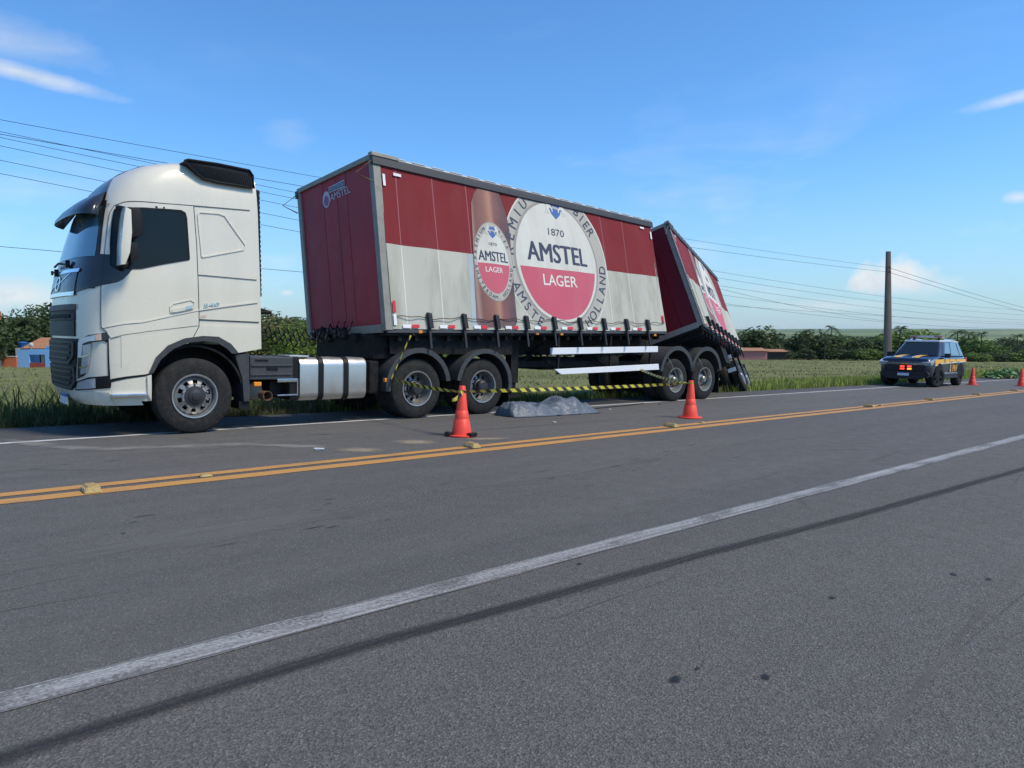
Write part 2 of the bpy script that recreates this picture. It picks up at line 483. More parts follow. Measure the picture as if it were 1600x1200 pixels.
marking('centre_line', 6.75, 6.945, .004, yellow); marking('centre_line', 7.07, 7.225, .004, yellow)
marking('edge_line', 10.42, 10.54, .004, white_line)

def patch_mat(name, col, amount, scale, stretch=(1, 1, 1), lo=.42, hi=.62, rough=.9):
    """a stain: opaque towards the middle of its own outline, broken up by grain"""
    m, t, p, out = nmat(name)
    tcn = t.add('ShaderNodeTexCoord'); uv = tcn.outputs['UV']; c = tcn.outputs['Object']
    r = t.vec('LENGTH', t.vec('SUBTRACT', uv, (.5, .5, 0)))
    e = t.math('ADD', t.rangemap(r, .12, .5, 1, 0), t.math('MULTIPLY', t.math('SUBTRACT', t.noise(t.scalev(c, stretch), scale, 5, .7), .5), 1.3))
    a = t.math('MULTIPLY', t.math('MULTIPLY', t.rangemap(e, lo, hi), amount), t.rangemap(r, .40, .5, 1, 0))
    p.inputs['Base Color'].default_value = (*col, 1); p.inputs['Roughness'].default_value = rough; p.inputs['Specular IOR Level'].default_value = .2
    t.put(p.inputs['Alpha'], a)
    return m
def patch(name, cx, cy, lx, ly, ang, mat, z=.006):
    me = bpy.data.meshes.new(name); c, s = math.cos(ang), math.sin(ang)
    me.from_pydata([(cx+c*a*lx-s*b*ly, cy+s*a*lx+c*b*ly, z) for a, b in ((-.5, -.5), (.5, -.5), (.5, .5), (-.5, .5))], [], [(0, 1, 2, 3)])
    uv = me.uv_layers.new(); 
    for i, q in enumerate(((0, 0), (1, 0), (1, 1), (0, 1))): uv.data[i].uv = q
    me.materials.append(mat); return link(bpy.data.objects.new(name, me), road)
sand = patch_mat('sand_dust', (.40, .33, .24), .62, 6.0, (1, 1, 1), .30, 1.1)
scuff = patch_mat('chalky_scuff', (.34, .33, .30), .40, 2.5, (.5, 2, 1), .3, .8)
oil = patch_mat('oil_drip', (.018, .018, .020), .8, 14, lo=.35, hi=.9, rough=.5)
rubber = patch_mat('tyre_rubber_streak', (.026, .026, .030), .88, 6.0, (.04, 7, 1), .55, 1.35)
patch('sand_patch', 4.28, 7.66, .80, .55, -.72, sand, .007); patch('sand_patch', 5.22, 7.86, .80, .62, -.70, sand, .007)
patch('sand_patch', 6.25, 7.60, 1.0, .34, -.45, sand, .007)
def dust_trail(pts, wdt, mat):
    for (a, b) in zip(pts, pts[1:]):
        p, q = on_road(*a), on_road(*b); d = q-p
        patch('dust_trail', (p.x+q.x)/2, (p.y+q.y)/2, d.length*2.0, wdt, math.atan2(d.y, d.x), mat, .0065)
dust_trail([(20, 689), (90, 699), (165, 703), (260, 699), (345, 695), (420, 696), (500, 699)], .40, scuff)
for (px, py, s) in ((1055, 1063, .075), (1196, 1059, .06), (1300, 935, .06), (1490, 898, .06), (1545, 906, .05), (1090, 1046, .03), (905, 882, .05), (193, 834, .035)):
    p = on_road(px, py); patch('oil_spot', p.x, p.y, s*1.7, s, .3, oil, .0062)
a, b = on_road(0, 1187), on_road(560, 1010)
def track(pix, wdt, z):
    pts = [on_road(*q) for q in pix]
    V, F, U = [], [], []
    n = len(pts)
    for i, p in enumerate(pts):
        V += [(p.x, p.y-wdt/2, z), (p.x, p.y+wdt/2, z)]
        if i: F.append((2*i-2, 2*i, 2*i+1, 2*i-1))
    me = bpy.data.meshes.new('tyre_mark'); me.from_pydata(V, [], F); uv = me.uv_layers.new()
    for poly in me.polygons:
        for li in poly.loop_indices: uv.data[li].uv = (.5, .08+.84*(me.loops[li].vertex_index % 2))
    me.materials.append(rubber); link(bpy.data.objects.new('tyre_mark', me), road)
track([(-150, 1232), (0, 1187), (280, 1097), (560, 1012), (830, 941), (1100, 866), (1350, 803), (1600, 733), (1800, 672)], .19, .0055)
lane_scuff = patch_mat('lane_scuff', (.175, .172, .166), .42, 3.0, (.5, 3, 1), .55, 1.0)
for cx, cy, lx, ly in ((1.6, 4.95, 5.0, .9), (5.5, 5.2, 6, .8), (11, 5.3, 9, .9), (3.5, 8.9, 7, .9), (-1.5, 5.0, 4, .8)): patch('scuffed_strip', cx, cy, lx, ly, .02, lane_scuff, .0050)
scr = patch_mat('dark_scratch', (.022, .022, .024), .75, 8, (.4, 3, 1), .4, .9)
rs_ = random.Random(3)
for i in range(46):
    patch('scratch', rs_.uniform(-.5, 9), rs_.choice([4.6, 4.9, 5.2, 5.5, 8.6])+rs_.uniform(-.25, .25), rs_.uniform(.08, .34), rs_.uniform(.012, .03), rs_.uniform(-.1, .1), scr, .0058)
tan_line = patch_mat('faint_pale_track', (.17, .165, .155), .35, 5, (1, 1, 1), .2, .7)
dust_trail([(1600, 880), (1530, 960), (1450, 1060), (1380, 1150), (1320, 1230)], .06, tan_line)

# raised road studs on the centre line
m_stud = M('yellow_stud_plastic', (.40, .28, .09), .6, var=.35, scale=20, dirt=(.06, .05, .04), dirt_amt=.7)
m_refl = M('stud_reflector', (.55, .47, .3), .3, var=.2, scale=60)
def stud(px, py, big, i):
    p = on_road(px, py)
    b = B(); L, W_, H_ = (.25, .14, .058) if big else (.12, .10, .022)
    b.box(-L/2, L/2, -W_/2, W_/2, 0, H_)
    for v in b.bm.verts:
        if v.co.z > .01: v.co.x *= .78; v.co.y *= .62
    bmesh.ops.bevel(b.bm, geom=b.bm.edges[:], offset=.008, segments=2, affect='EDGES')
    name = 'traffic_button' if big else 'road_stud'
    T = Thing(name, None, 'road stud', Matrix.Translation((p.x, p.y, .003)) @ Matrix.Rotation(R(90+random.uniform(-4, 4)) if big else 0, 4, 'Z'))
    T.part('body', b, m_stud)
    for s in (-1, 1):
        r = B().box(-L*.3, L*.3, s*W_*.40-.004, s*W_*.40+.004, H_*.28, H_*.72); T.part('reflector', r, m_refl)
    return T.root
studs = [(142, 768, 1, 'large yellow plastic traffic button on the centre line just ahead of the truck cab'),
 (321, 745, 0, 'small flattened road stud on the centre line level with the truck front wheel'),
 (737, 699, 1, 'large yellow traffic button on the centre line at the foot of the taped cone'),
 (1048, 667, 1, 'large yellow traffic button on the centre line beside the cone without weights'),
 (1097, 661, 0, 'small worn road stud on the centre line just past the cone without weights'),
 (1358, 636, 1, 'large traffic button on the centre line before the police car front wheel'),
 (1376, 634, 0, 'small road stud close behind the traffic button before the police car'),
 (1452, 625, 1, 'large traffic button on the centre line level with the police car front wheel'),
 (1526, 617, 1, 'large traffic button on the centre line level with the police car tail'),
 (1585, 611, 1, 'large traffic button on the centre line beside the farthest cone')]
for i, (px, py, big, lb) in enumerate(studs): tag(stud(px, py, big, i), lb, 'road stud', 'studs along the yellow centre line')

# ---- grass
def blade_mat():
    m, t, p, out = nmat('grass_blade')
    a = t.add('ShaderNodeAttribute'); a.attribute_name = 'tint'
    g_ = t.add('ShaderNodeNewGeometry'); nn = t.vec('NORMALIZE', t.vec('ADD', t.scalev(g_.outputs['Normal'], (.45, .45, .45)), (0, 0, .8))); t.put(p.inputs['Normal'], nn)
    t.put(p.inputs['Base Color'], a.outputs['Color']); p.inputs['Roughness'].default_value = .6; p.inputs['Specular IOR Level'].default_value = .25
    tr = t.add('ShaderNodeBsdfTranslucent'); t.put(tr.inputs[0], a.outputs['Color'])
    mx = t.add('ShaderNodeMixShader'); mx.inputs[0].default_value = .3
    t.link(p.outputs[0], mx.inputs[1]); t.link(tr.outputs[0], mx.inputs[2]); t.link(mx.outputs[0], out.inputs[0])
    return m
BLADE = blade_mat()
def grass(name, X, Y, h, wdt, palette, label, lean=.45, seg=3):
    """many bent blades as one mesh"""
    n = len(X); Z = terr(X, Y)
    h = np.broadcast_to(h, n)*rng.uniform(.55, 1.2, n); wdt = np.broadcast_to(wdt, n)*rng.uniform(.7, 1.3, n)
    a = rng.uniform(0, 2*np.pi, n); ln = rng.uniform(.1, 1, n)*lean*h; fa = rng.uniform(0, 2*np.pi, n)
    V = np.zeros((n, seg*2+1, 3))
    for k in range(seg+1):
        f = k/seg; cx = X+np.cos(a)*ln*f**2; cy = Y+np.sin(a)*ln*f**2; cz = Z-.04+h*f*(1-.18*f*ln/h)
        if k < seg:
            ww = wdt*(1-.35*f)/2
            V[:, 2*k] = np.stack([cx-np.cos(fa)*ww, cy-np.sin(fa)*ww, cz], -1); V[:, 2*k+1] = np.stack([cx+np.cos(fa)*ww, cy+np.sin(fa)*ww, cz], -1)
        else: V[:, 2*k] = np.stack([cx, cy, cz], -1)
    base = np.arange(n)[:, None]*(seg*2+1)
    tris = []
    for k in range(seg-1): tris += [[2*k, 2*k+1, 2*k+3], [2*k, 2*k+3, 2*k+2]]
    tris.append([2*seg-2, 2*seg-1, 2*seg])
    tris = np.array(tris); Fc = (base[:, None, :]+tris[None]).reshape(-1, 3)
    me = bpy.data.meshes.new(name); me.vertices.add(n*(seg*2+1)); me.vertices.foreach_set('co', V.reshape(-1))
    me.loops.add(Fc.size); me.loops.foreach_set('vertex_index', Fc.reshape(-1).astype(np.int32))
    me.polygons.add(len(Fc)); me.polygons.foreach_set('loop_start', np.arange(0, Fc.size, 3, dtype=np.int32))
    me.update(calc_edges=True)
    pal = np.array(palette); ci = rng.integers(0, len(pal), n); colr = pal[ci]*rng.uniform(.65, 1.25, (n, 1))
    at = me.color_attributes.new('tint', 'FLOAT_COLOR', 'POINT')
    full = np.ones((n, seg*2+1, 4)); full[..., :3] = colr[:, None, :]
    at.data.foreach_set('color', full.reshape(-1)); me.materials.append(BLADE)
    o = link(bpy.data.objects.new(name, me)); tag(o, label, 'grass', kind='stuff'); GRAV.add(o)
    return o
VG = np.random.default_rng(99).uniform(0, 1, (256, 256))
def vnoise(x, y, cell):
    u, v = x/cell, y/cell; i, j = np.floor(u).astype(int), np.floor(v).astype(int); a, b = u-i, v-j; a = a*a*(3-2*a); b = b*b*(3-2*b)
    g = lambda p, q: VG[p % 256, q % 256]
    return (g(i, j)*(1-a)+g(i+1, j)*a)*(1-b)+(g(i, j+1)*(1-a)+g(i+1, j+1)*a)*b
def scatter(n, x0, x1, t0, t1, pw=1., clump=.0, seed=1):
    r = np.random.default_rng(seed)
    x = r.uniform(x0, x1, n); t = t0+(t1-t0)*r.uniform(0, 1, n)**pw
    if clump:
        f = vnoise(x, t, .9)*.55+vnoise(x+91, t+17, 2.7)*.45; k = f > .62*clump+r.uniform(-.12, .12, n); x, t = x[k], t[k]
    return x, FAR_EDGE(x)+t
lush = [(.16, .25, .03), (.23, .32, .04), (.30, .37, .06), (.35, .37, .10), (.12, .19, .025)]
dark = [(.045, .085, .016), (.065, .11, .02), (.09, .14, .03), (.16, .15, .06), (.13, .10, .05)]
dry = [(.12, .14, .05), (.17, .17, .07), (.21, .19, .10), (.10, .13, .04), (.16, .13, .07)]
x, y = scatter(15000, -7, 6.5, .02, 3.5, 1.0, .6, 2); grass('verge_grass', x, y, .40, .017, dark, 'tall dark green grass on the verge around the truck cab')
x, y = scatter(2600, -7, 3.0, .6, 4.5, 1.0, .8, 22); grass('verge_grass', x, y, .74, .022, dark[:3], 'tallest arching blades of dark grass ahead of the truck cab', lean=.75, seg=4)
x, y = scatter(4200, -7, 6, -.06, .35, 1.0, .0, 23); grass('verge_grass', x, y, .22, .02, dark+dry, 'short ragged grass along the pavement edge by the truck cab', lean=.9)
x, y = scatter(17000, 6, 20, .02, 5, 1.1, .5, 3); grass('verge_grass', x, y, .30, .018, dark+lush, 'mixed green grass on the verge behind the trailers')
x, y = scatter(22000, 19.5, 52, -.02, 4.5, 1.2, .35, 4); grass('verge_grass', x, y, .36, .024, lush, 'bright lush green grass along the verge towards the police car')
x, y = scatter(6000, 46, 110, .0, 5, 1., .3, 5); grass('verge_grass', x, y, .5, .05, lush, 'bright green verge grass beyond the police car')
x, y = scatter(30000, -14, 60, 3, 34, 1.2, .7, 6); grass('field_grass', x, y, .16, .035, dry+lush[2:4], 'rough yellow green pasture grass behind the verge')
x, y = scatter(16000, 30, 150, 3, 75, 1.1, .75, 8); grass('field_grass', x, y, .22, .07, dry+lush[2:4], 'rough pasture grass in the wide field beyond the trailers')
x, y = scatter(5000, -25, 70, 34, 95, 1.1, .7, 9); grass('field_grass', x, y, .2, .10, dry+lush[2:4], 'thin pasture grass in front of the blue house')
# ================================================================== vehicle materials
m_white = M('cab_white_paint', (.70, .655, .535), .30, coat=.5, var=.04, scale=1.2, dirt=(.40, .37, .31), dirt_amt=.22, streak=True)
m_creas = M('crease_shade_grey', (.40, .39, .34), .5, var=0)
m_black = M('satin_black_plastic', (.010, .011, .012), .55, spec=.25, var=.25, scale=6)
m_dark = M('dark_blue_black_panel', (.020, .023, .032), .22, var=.15, scale=3)
m_grille = M('grille_grey_plastic', (.020, .022, .026), .6, spec=.2, var=.2, scale=10)
m_grey = M('grey_plastic_trim', (.040, .043, .047), .55, var=.2, scale=8, dirt=(.14, .13, .11), dirt_amt=.3)
m_seam = M('panel_gap', (.03, .03, .03), .8, var=0)
m_chrome = M('bright_chrome', (.72, .75, .78), .16, 1., var=.08, scale=5)
m_alu = M('brushed_tank_aluminium', (.66, .63, .58), .38, .9, var=.08, scale=1.5)
m_rubber = M('tyre_rubber', (.020, .020, .020), .8, spec=.2, var=.25, scale=7, dirt=(.075, .068, .058), dirt_amt=.5, bump=.15, bscale=60)
m_rim = M('dusty_steel_rim', (.34, .34, .33), .45, .65, var=.25, scale=9, dirt=(.08, .07, .06), dirt_amt=.6)
m_rimlip = M('polished_rim_lip', (.46, .46, .44), .38, .8, var=.2, scale=9, dirt=(.16, .14, .12), dirt_amt=.4)
m_hub = M('greasy_hub', (.040, .040, .042), .5, .3, var=.3, scale=12)
m_hub_l = M('worn_steel_hub', (.30, .30, .29), .42, .6, var=.3, scale=12)
m_chassis = M('chassis_black', (.009, .009, .010), .7, spec=.2, var=.3, scale=5, dirt=(.07, .06, .05), dirt_amt=.35)
m_orange = M('amber_lens', (.85, .28, .03), .25, var=.1, scale=20)
m_lens = M('headlamp_glass', (.48, .51, .53), .12, .3, var=.25, scale=14)
m_lensdark = M('headlamp_inner', (.05, .055, .065), .15, .3, var=.3, scale=20)
m_rust = M('rusty_exhaust', (.17, .085, .05), .8, .2, var=.4, scale=12)
m_can = M('heat_stained_can', (.26, .22, .17), .6, .4, var=.3, scale=6)
def glass_mat(name, col, ior=1.9, rough=.015):
    m, t, p, out = nmat(name); p.inputs['Base Color'].default_value = (*col, 1); p.inputs['Roughness'].default_value = rough
    p.inputs['IOR'].default_value = ior; p.inputs['Specular IOR Level'].default_value = .5
    return m
m_screen = glass_mat('windscreen_glass', (.05, .14, .22), 2.5)  # blue base colour stands in for sky reflected in the screen
m_glass = glass_mat('dark_side_glass', (.010, .015, .015), 1.32)
m_mirror = glass_mat('blue_mirror_glass', (.10, .30, .36), 2.2)
m_plate = M('plate_white', (.65, .67, .68), .4, var=.05)
m_blue = M('plate_blue', (.03, .08, .35), .4, var=.05)

# ---- wheels
def wheel(T, c, kind, side=-1, r=.522, wdt=.29, parent_name='wheel'):
    """axis along y; the outer face looks to side*y; c = centre of the outer face"""
    cx, cy, cz = c; s = -side    # s: inward direction sign
    b = B()
    prof = [(r*.565, .03), (r*.60, .004), (r*.70, -.004), (r*.82, .002), (r*.90, .010), (r*.955, .022), (r*.985, .045)]
    n = 5; t = .05
    for k in range(n):                 # tread ribs and grooves
        t2 = t+(wdt-.10)/n
        prof += [(r, t+.004), (r, t2-.010), (r-.014, t2-.008), (r-.014, t2)]
        t = t2
    prof += [(r*.985, wdt-.045), (r*.90, wdt-.01), (r*.7, wdt), (r*.56, wdt-.02)]
    b.lathe([(a, q*s) for a, q in prof], (cx, cy, cz), seg=56)
    ty = T.part(parent_name, b, m_rubber, True, angle=28)
    # rim: lip, well, disc with real hand holes
    rl = r*.57
    lip = B().lathe([(rl+.014, .016*s), (rl+.008, -.008*s), (rl-.010, -.006*s), (rl-.022, .030*s), (rl-.030, .07*s)], (cx, cy, cz), seg=48)
    T.part('rim_lip', lip, m_rimlip, True, ty)
    dish = .025 if kind == 'steer' else .155
    d = B()
    d.lathe([(rl-.028, .06*s), (rl-.035, .12*s), (rl-.040, .22*s)], (cx, cy, cz), seg=48)
    radii = [rl-.038, rl-.075, rl-.125, .165, .14]
    ts = [dish+.05, dish+.022, dish, dish-.012, dish-.02] if kind == 'steer' else [dish+.03, dish+.012, dish, dish-.012, dish-.02]
    seg = 60; rings = []
    for rr, tt in zip(radii, ts):
        rings.append([d.bm.verts.new((cx+rr*math.cos(2*math.pi*i/seg), cy+tt*s, cz+rr*math.sin(2*math.pi*i/seg))) for i in range(seg)])
    for k, (a, q) in enumerate(zip(rings, rings[1:])):
        for i in range(seg):
            if k == 1 and i % 6 in (1, 2, 3): continue      # ten hand holes
            d.bm.faces.new((a[i], a[(i+1) % seg], q[(i+1) % seg], q[i]))
    bmesh.ops.recalc_face_normals(d.bm, faces=d.bm.faces[:])
    T.part('rim', d, m_rim, True, ty)
    back = B().disc((cx, cy, cz), rl-.03, seg=32, t=.20*s); T.part('brake_drum', back, m_chassis, False, ty)
    h = B()
    if kind == 'steer':
        h.lathe([(.142, .005*s), (.138, -.012*s), (.10, -.018*s), (.095, -.03*s), (.055, -.042*s), (.048, -.052*s), (.0, -.056*s)], (cx, cy, cz), seg=28)
        hm = m_hub
    elif kind == 'drive':
        h.lathe([(.142, .135*s), (.135, .09*s), (.115, .075*s), (.11, -.005*s), (.085, -.03*s), (.0, -.034*s)], (cx, cy, cz), seg=28); hm = m_hub
    else:
        h.lathe([(.142, .135*s), (.12, .10*s), (.085, .09*s), (.08, .02*s), (.06, .0), (.0, -.004*s)], (cx, cy, cz), seg=28); hm = m_hub_l
    T.part('hub', h, hm, True, ty)
    for i in range(10):
        a = 2*math.pi*(i+.5)/10; nr = .168
        nb = B().lathe([(.016, (ts[3]+.004)*s), (.016, (ts[3]-.022)*s), (.011, (ts[3]-.040)*s), (0, (ts[3]-.042)*s)], (cx+nr*math.cos(a), cy, cz+nr*math.sin(a)), seg=8)
        T.part('wheel_nut', nb, m_rim if kind == 'steer' else m_hub, True, ty)
    return ty

# ================================================================== the tractor unit
FR = Matrix.Translation((0, 10.2, 0)) @ Matrix.Rotation(.0105, 4, 'Z')
FRI = FR.inverted()
TR = Thing('tractor_truck', 'white high-roof tractor truck with aluminium fuel tank pulling the maroon and grey trailers', 'truck', FR, (4.9, 1.25, 0))
CABW = 2.5
FU = lambda px, py, v=0.: (lambda o0, dd: o0+dd*((v-o0.y)/dd.y))(FRI @ CR, FRI.to_3x3() @ ray_r(px, py))
ZL = [.42, .50, .62, .80, 1.0, 1.35, 1.7, 1.95, 2.10, 2.35, 2.65, 2.92, 3.08, 3.22, 3.36, 3.48, 3.58, 3.66, 3.72, 3.76, 3.775]
UF = [1.90, 1.83, 1.79, 1.77, 1.76, 1.76, 1.765, 1.78, 1.81, 1.87, 1.95, 2.03, 2.09, 2.16, 2.25, 2.35, 2.47, 2.62, 2.80, 3.05, 3.30]
IN = [.06, .04, .02, .01, .005, .0, .0, .0, .0, .01, .02, .03, .035, .045, .06, .085, .115, .16, .24, .42, .80]
def prof(z): return np.interp(z, ZL, UF), np.interp(z, ZL, IN)
A_FR, N_SE = 1.30, 3.1
def cab(s, z, d=0.):
    """s: along the side towards the rear, wrapping round the front below Uc; d: offset outwards"""
    uf, ins = prof(z); uf += d*-1. ; ins -= d
    uc = max(2.50, uf+.62)
    if s >= uc: return Vector((s, ins, z))
    ph = (uc-s)/A_FR*math.pi/2; far = ph > math.pi/2
    if far: ph = math.pi-ph
    far_in = ph < 0
    if far_in: return Vector((uc-ph*0+(-ph)*A_FR/(math.pi/2), CABW-ins, z))
    c, n = math.cos(ph), math.sin(ph)
    u = uc-(uc-uf)*max(n, 0)**(2/N_SE); v = (CABW/2-ins)*max(c, 0)**(2/N_SE)
    return Vector((u, CABW/2-v if not far else CABW/2+v, z))
def P(px, py, d=0., guess=None):
    """pixel -> (s, z) on the near side / front of the cab"""
    best = None
    for s0 in ((guess,) if guess else (3.4, 2.3, 1.9, 1.5)):
        s, z = s0, 2.
        for it in range(25):
            z = min(max(z, .42), 3.77)
            q = proj_r(FR @ cab(s, z, d)); e = (px-q[0], py-q[1])
            h = 1e-3; q1 = proj_r(FR @ cab(s+h, z, d)); q2 = proj_r(FR @ cab(s, z+h, d))
            a, b_, c, dd = (q1[0]-q[0])/h, (q2[0]-q[0])/h, (q1[1]-q[1])/h, (q2[1]-q[1])/h
            det = a*dd-b_*c
            if abs(det) < 1e-6: break
            ds, dz = (dd*e[0]-b_*e[1])/det, (-c*e[0]+a*e[1])/det
            s += max(-.3, min(.3, ds)); z += max(-.3, min(.3, dz))
        q = proj_r(FR @ cab(s, min(max(z, .42), 3.77), d)); er = math.hypot(px-q[0], py-q[1])
        if best is None or er < best[0]-.3: best = (er, s, z)
    return best[1], best[2]
Z1 = lambda X, Y: P(60+X/4.2105, 230+Y/4.2105)
Z2 = lambda X, Y: P(60+X/4.2105, 440+Y/4.2105)
def PL(f, pts): return [f(*p) for p in pts]
UR = lambda z: 4.10-.05*(z-1.18)/2.3
# cab shell: front, near side, far side, roof, back
b = B(); zz = [.42, .46, .5, .56, .62, .7, .8, .9, 1.0, 1.18, 1.35, 1.5, 1.7, 1.85, 1.95, 2.05, 2.2, 2.35, 2.5, 2.65, 2.8, 2.92, 3.0, 3.08, 3.15, 3.22, 3.29, 3.36, 3.42, 3.48, 3.53, 3.58, 3.62, 3.66, 3.69, 3.72, 3.74, 3.76, 3.77, 3.775]
rows = []
for z in zz:
    uf, ins = prof(z); uc = max(2.50, uf+.62); row = []
    rear = UR(z)-.0
    for k in range(7): u = rear+(uc-rear)*k/7; row.append(Vector((u, ins, z)))
    for k in range(41): row.append(cab(uc-2*A_FR*k/40, z))
    for k in range(1, 8): u = uc+(rear-uc)*k/7; row.append(Vector((u, CABW-ins, z)))
    rows.append([b.bm.verts.new(p) for p in row])
WC = (3.165, .52)
for (ra, rb, za, zb) in zip(rows, rows[1:], zz, zz[1:]):
    n = len(ra)
    for k in range(n-1):
        side = k < 7 or k >= n-8
        um = (ra[k].co.x+ra[k+1].co.x)/2; zm = (za+zb)/2
        if side and (zm < 1.18 and um > 2.6 or zm < 1.30 and 2.6 < um < 3.95): continue          # wheel arch and open space behind it
        b.bm.faces.new((ra[k], rb[k], rb[k+1], ra[k+1]))
    if za >= 1.17: b.bm.faces.new((ra[-1], rb[-1], rb[0], ra[0]))
b.bm.faces.new(list(reversed(rows[-1])))
bmesh.ops.recalc_face_normals(b.bm, faces=b.bm.faces[:])
cabshell = TR.part('cab_shell', b, m_white, True, angle=40)
# the arch: lower side skin of the cab cut round the wheel
def arc(cu, cz, r, a0, a1, n=14): return [(cu+r*math.cos(R(a0+(a1-a0)*i/n)), cz+r*math.sin(R(a0+(a1-a0)*i/n))) for i in range(n+1)]
low = PL(Z2, [(1465, 442), (1310, 470), (1260, 412), (1180, 367), (1080, 360), (960, 377), (850, 425), (770, 505), (722, 607), (480, 640)]) + [(2.35, .92), (2.35, 1.5), (4.08, 1.5)]
drape(TR, 'side_skirt_panel', low, cab, .006, m_white, .03, .12)
outer = PL(Z2, [(722, 607), (770, 500), (850, 420), (960, 373), (1080, 357), (1180, 362), (1262, 408), (1316, 472)])
inner = PL(Z2, [(1270, 474), (1238, 442), (1175, 402), (1090, 391), (980, 402), (880, 445), (800, 515), (752, 602)])
drape(TR, 'wheel_arch_trim', outer+inner, cab, .03, m_grey, .05, .12)
w_ = B(); ao = arc(WC[0], WC[1]+.02, .69, 12, 172, 18); ai = arc(WC[0], WC[1]+.02, .66, 172, 12, 18)
w_.prism(ao+ai, .03, .62); TR.part('wheel_housing', w_, m_chassis)
b = B().box(2.65, 4.05, .45, 2.05, .62, 1.22); TR.part('engine_underside', b, m_chassis)
# front
def sym(poly):                    # mirrored about the middle of the front
    return poly
def smid(z): uf, _ = prof(z); return max(2.50, uf+.62)-A_FR
def front_band(name, z0, z1, s0a, s0b, d, mat, thick=.01, nz=8, parent=None):
    """panel right across the front between heights; s0a, s0b: near-side end at bottom / top"""
    near = [(s0a+(s0b-s0a)*i/nz, z0+(z1-z0)*i/nz) for i in range(nz+1)]
    far = [(2*smid(z)-s, z) for s, z in near]
    return drape(TR, name, near+far[::-1], cab, d, mat, thick, .07, .1, parent)
def both(name, poly, d, mat, thick=.01, step=.07, parent=None):
    drape(TR, name, poly, cab, d, mat, thick, step, None, parent)
    drape(TR, name, [(2*smid(z)-s, z) for s, z in poly][::-1], cab, d, mat, thick, step, None, parent)
# windscreen and black surround
lo_s, lo_z = Z1(375, 700); hi_s, hi_z = Z1(430, 372)
front_band('windscreen_surround', 1.93, 3.10, lo_s+.10, hi_s+.06, .004, m_dark, .01)
front_band('windscreen', lo_z-.03, 3.02, lo_s, hi_s-.02, .009, m_screen, .006)
# roof front panel (black) and sun visor
rs, rz = Z1(495, 130)
blk = [Z1(440, 352), Z1(462, 250), Z1(480, 180), Z1(494, 135)]
near = blk; far = [(2*smid(z)-s, z) for s, z in near]
drape(TR, 'roof_front_panel', near+far[::-1], cab, .006, m_dark, .01, .07)
def visor():
    b = B(); cols = 25; prof_v = [(3.24, .012), (3.22, .05), (3.15, .12), (3.04, .19), (2.93, .225), (2.89, .215), (2.95, .16), (3.03, .10), (3.10, .04), (3.13, .012)]
    s_a = Z1(444, 300)[0]; rows = []
    for k in range(cols):
        f = k/(cols-1); row = []
        e = 1-abs(2*f-1)**5*.62; dr = -.02*abs(2*f-1)**3
        for z, d in prof_v:
            sm = smid(z); s = s_a+(2*sm-2*s_a)*f; row.append(b.bm.verts.new(cab(s, z+dr*(d > .1), d*e)))
        rows.append(row)
    for a, c in zip(rows, rows[1:]):
        for i in range(len(prof_v)): b.bm.faces.new((a[i], a[(i+1) % len(a)], c[(i+1) % len(a)], c[i]))
    b.bm.faces.new(rows[0]); b.bm.faces.new(list(reversed(rows[-1])))
    bmesh.ops.recalc_face_normals(b.bm, faces=b.bm.faces[:])
    v = TR.part('sun_visor', b, m_dark, True, angle=50)
    for k in range(4):
        f = .2+.2*k; z, d = 3.0, .235; s = s_a+(2*smid(z)-2*s_a)*f
        p = cab(s, 2.95, .15); TR.part('visor_lamp', B().box(p.x-.02, p.x+.02, p.y-.04, p.y+.04, p.z-.015, p.z+.012, .006), m_lensdark, parent=v)
visor()
# dark band under the windscreen, running back under the door window
band = PL(Z1, [(245, 955), (330, 925), (415, 906), (470, 900), (525, 888), (560, 868), (590, 838), (622, 800), (560, 802), (500, 790), (474, 760), (470, 706), (400, 702)])
b0, b1 = Z1(245, 955), Z1(400, 702)
both('dark_band', band+[Z1(330, 740), Z1(270, 800)], .008, m_dark, .012)
front_band('front_dark_band', Z1(245, 955)[1]-.03, 1.97, Z1(250, 950)[0], Z1(275, 800)[0], .010, m_dark, .012)
# badge plate with chrome borders and slash
zb0, zb1 = Z1(245, 960)[1]+.02, Z1(270, 820)[1]
sb = Z1(242, 950)[0]
front_band('badge_panel', zb0, zb1, sb, sb, .018, m_dark, .012)
front_band('chrome_strip', zb1, zb1+.045, sb+.03, sb+.05, .026, m_chrome, .018)
front_band('chrome_strip', zb0-.05, zb0, sb, sb+.01, .026, m_chrome, .018)
sm = smid(1.75); wsl = .34
wsl = .24; sl = strip2([(sm-wsl, zb0+.01), (sm+wsl, zb1-.01)], .012)
drape_many(TR, 'slash_badge', sl, cab, .024, m_chrome, .006, .07)
def sv(v): return sm+math.copysign(A_FR*(1-math.acos(min(1, (abs(v)/1.25)**(N_SE/2)))/(math.pi/2)), v)
ring = [(sv(.12*math.cos(R(a))), (zb0+zb1)/2+.095*math.sin(R(a))) for a in range(0, 361, 15)]
drape_many(TR, 'ring_badge', strip2(ring, .012), cab, .028, m_chrome, .006, .07)
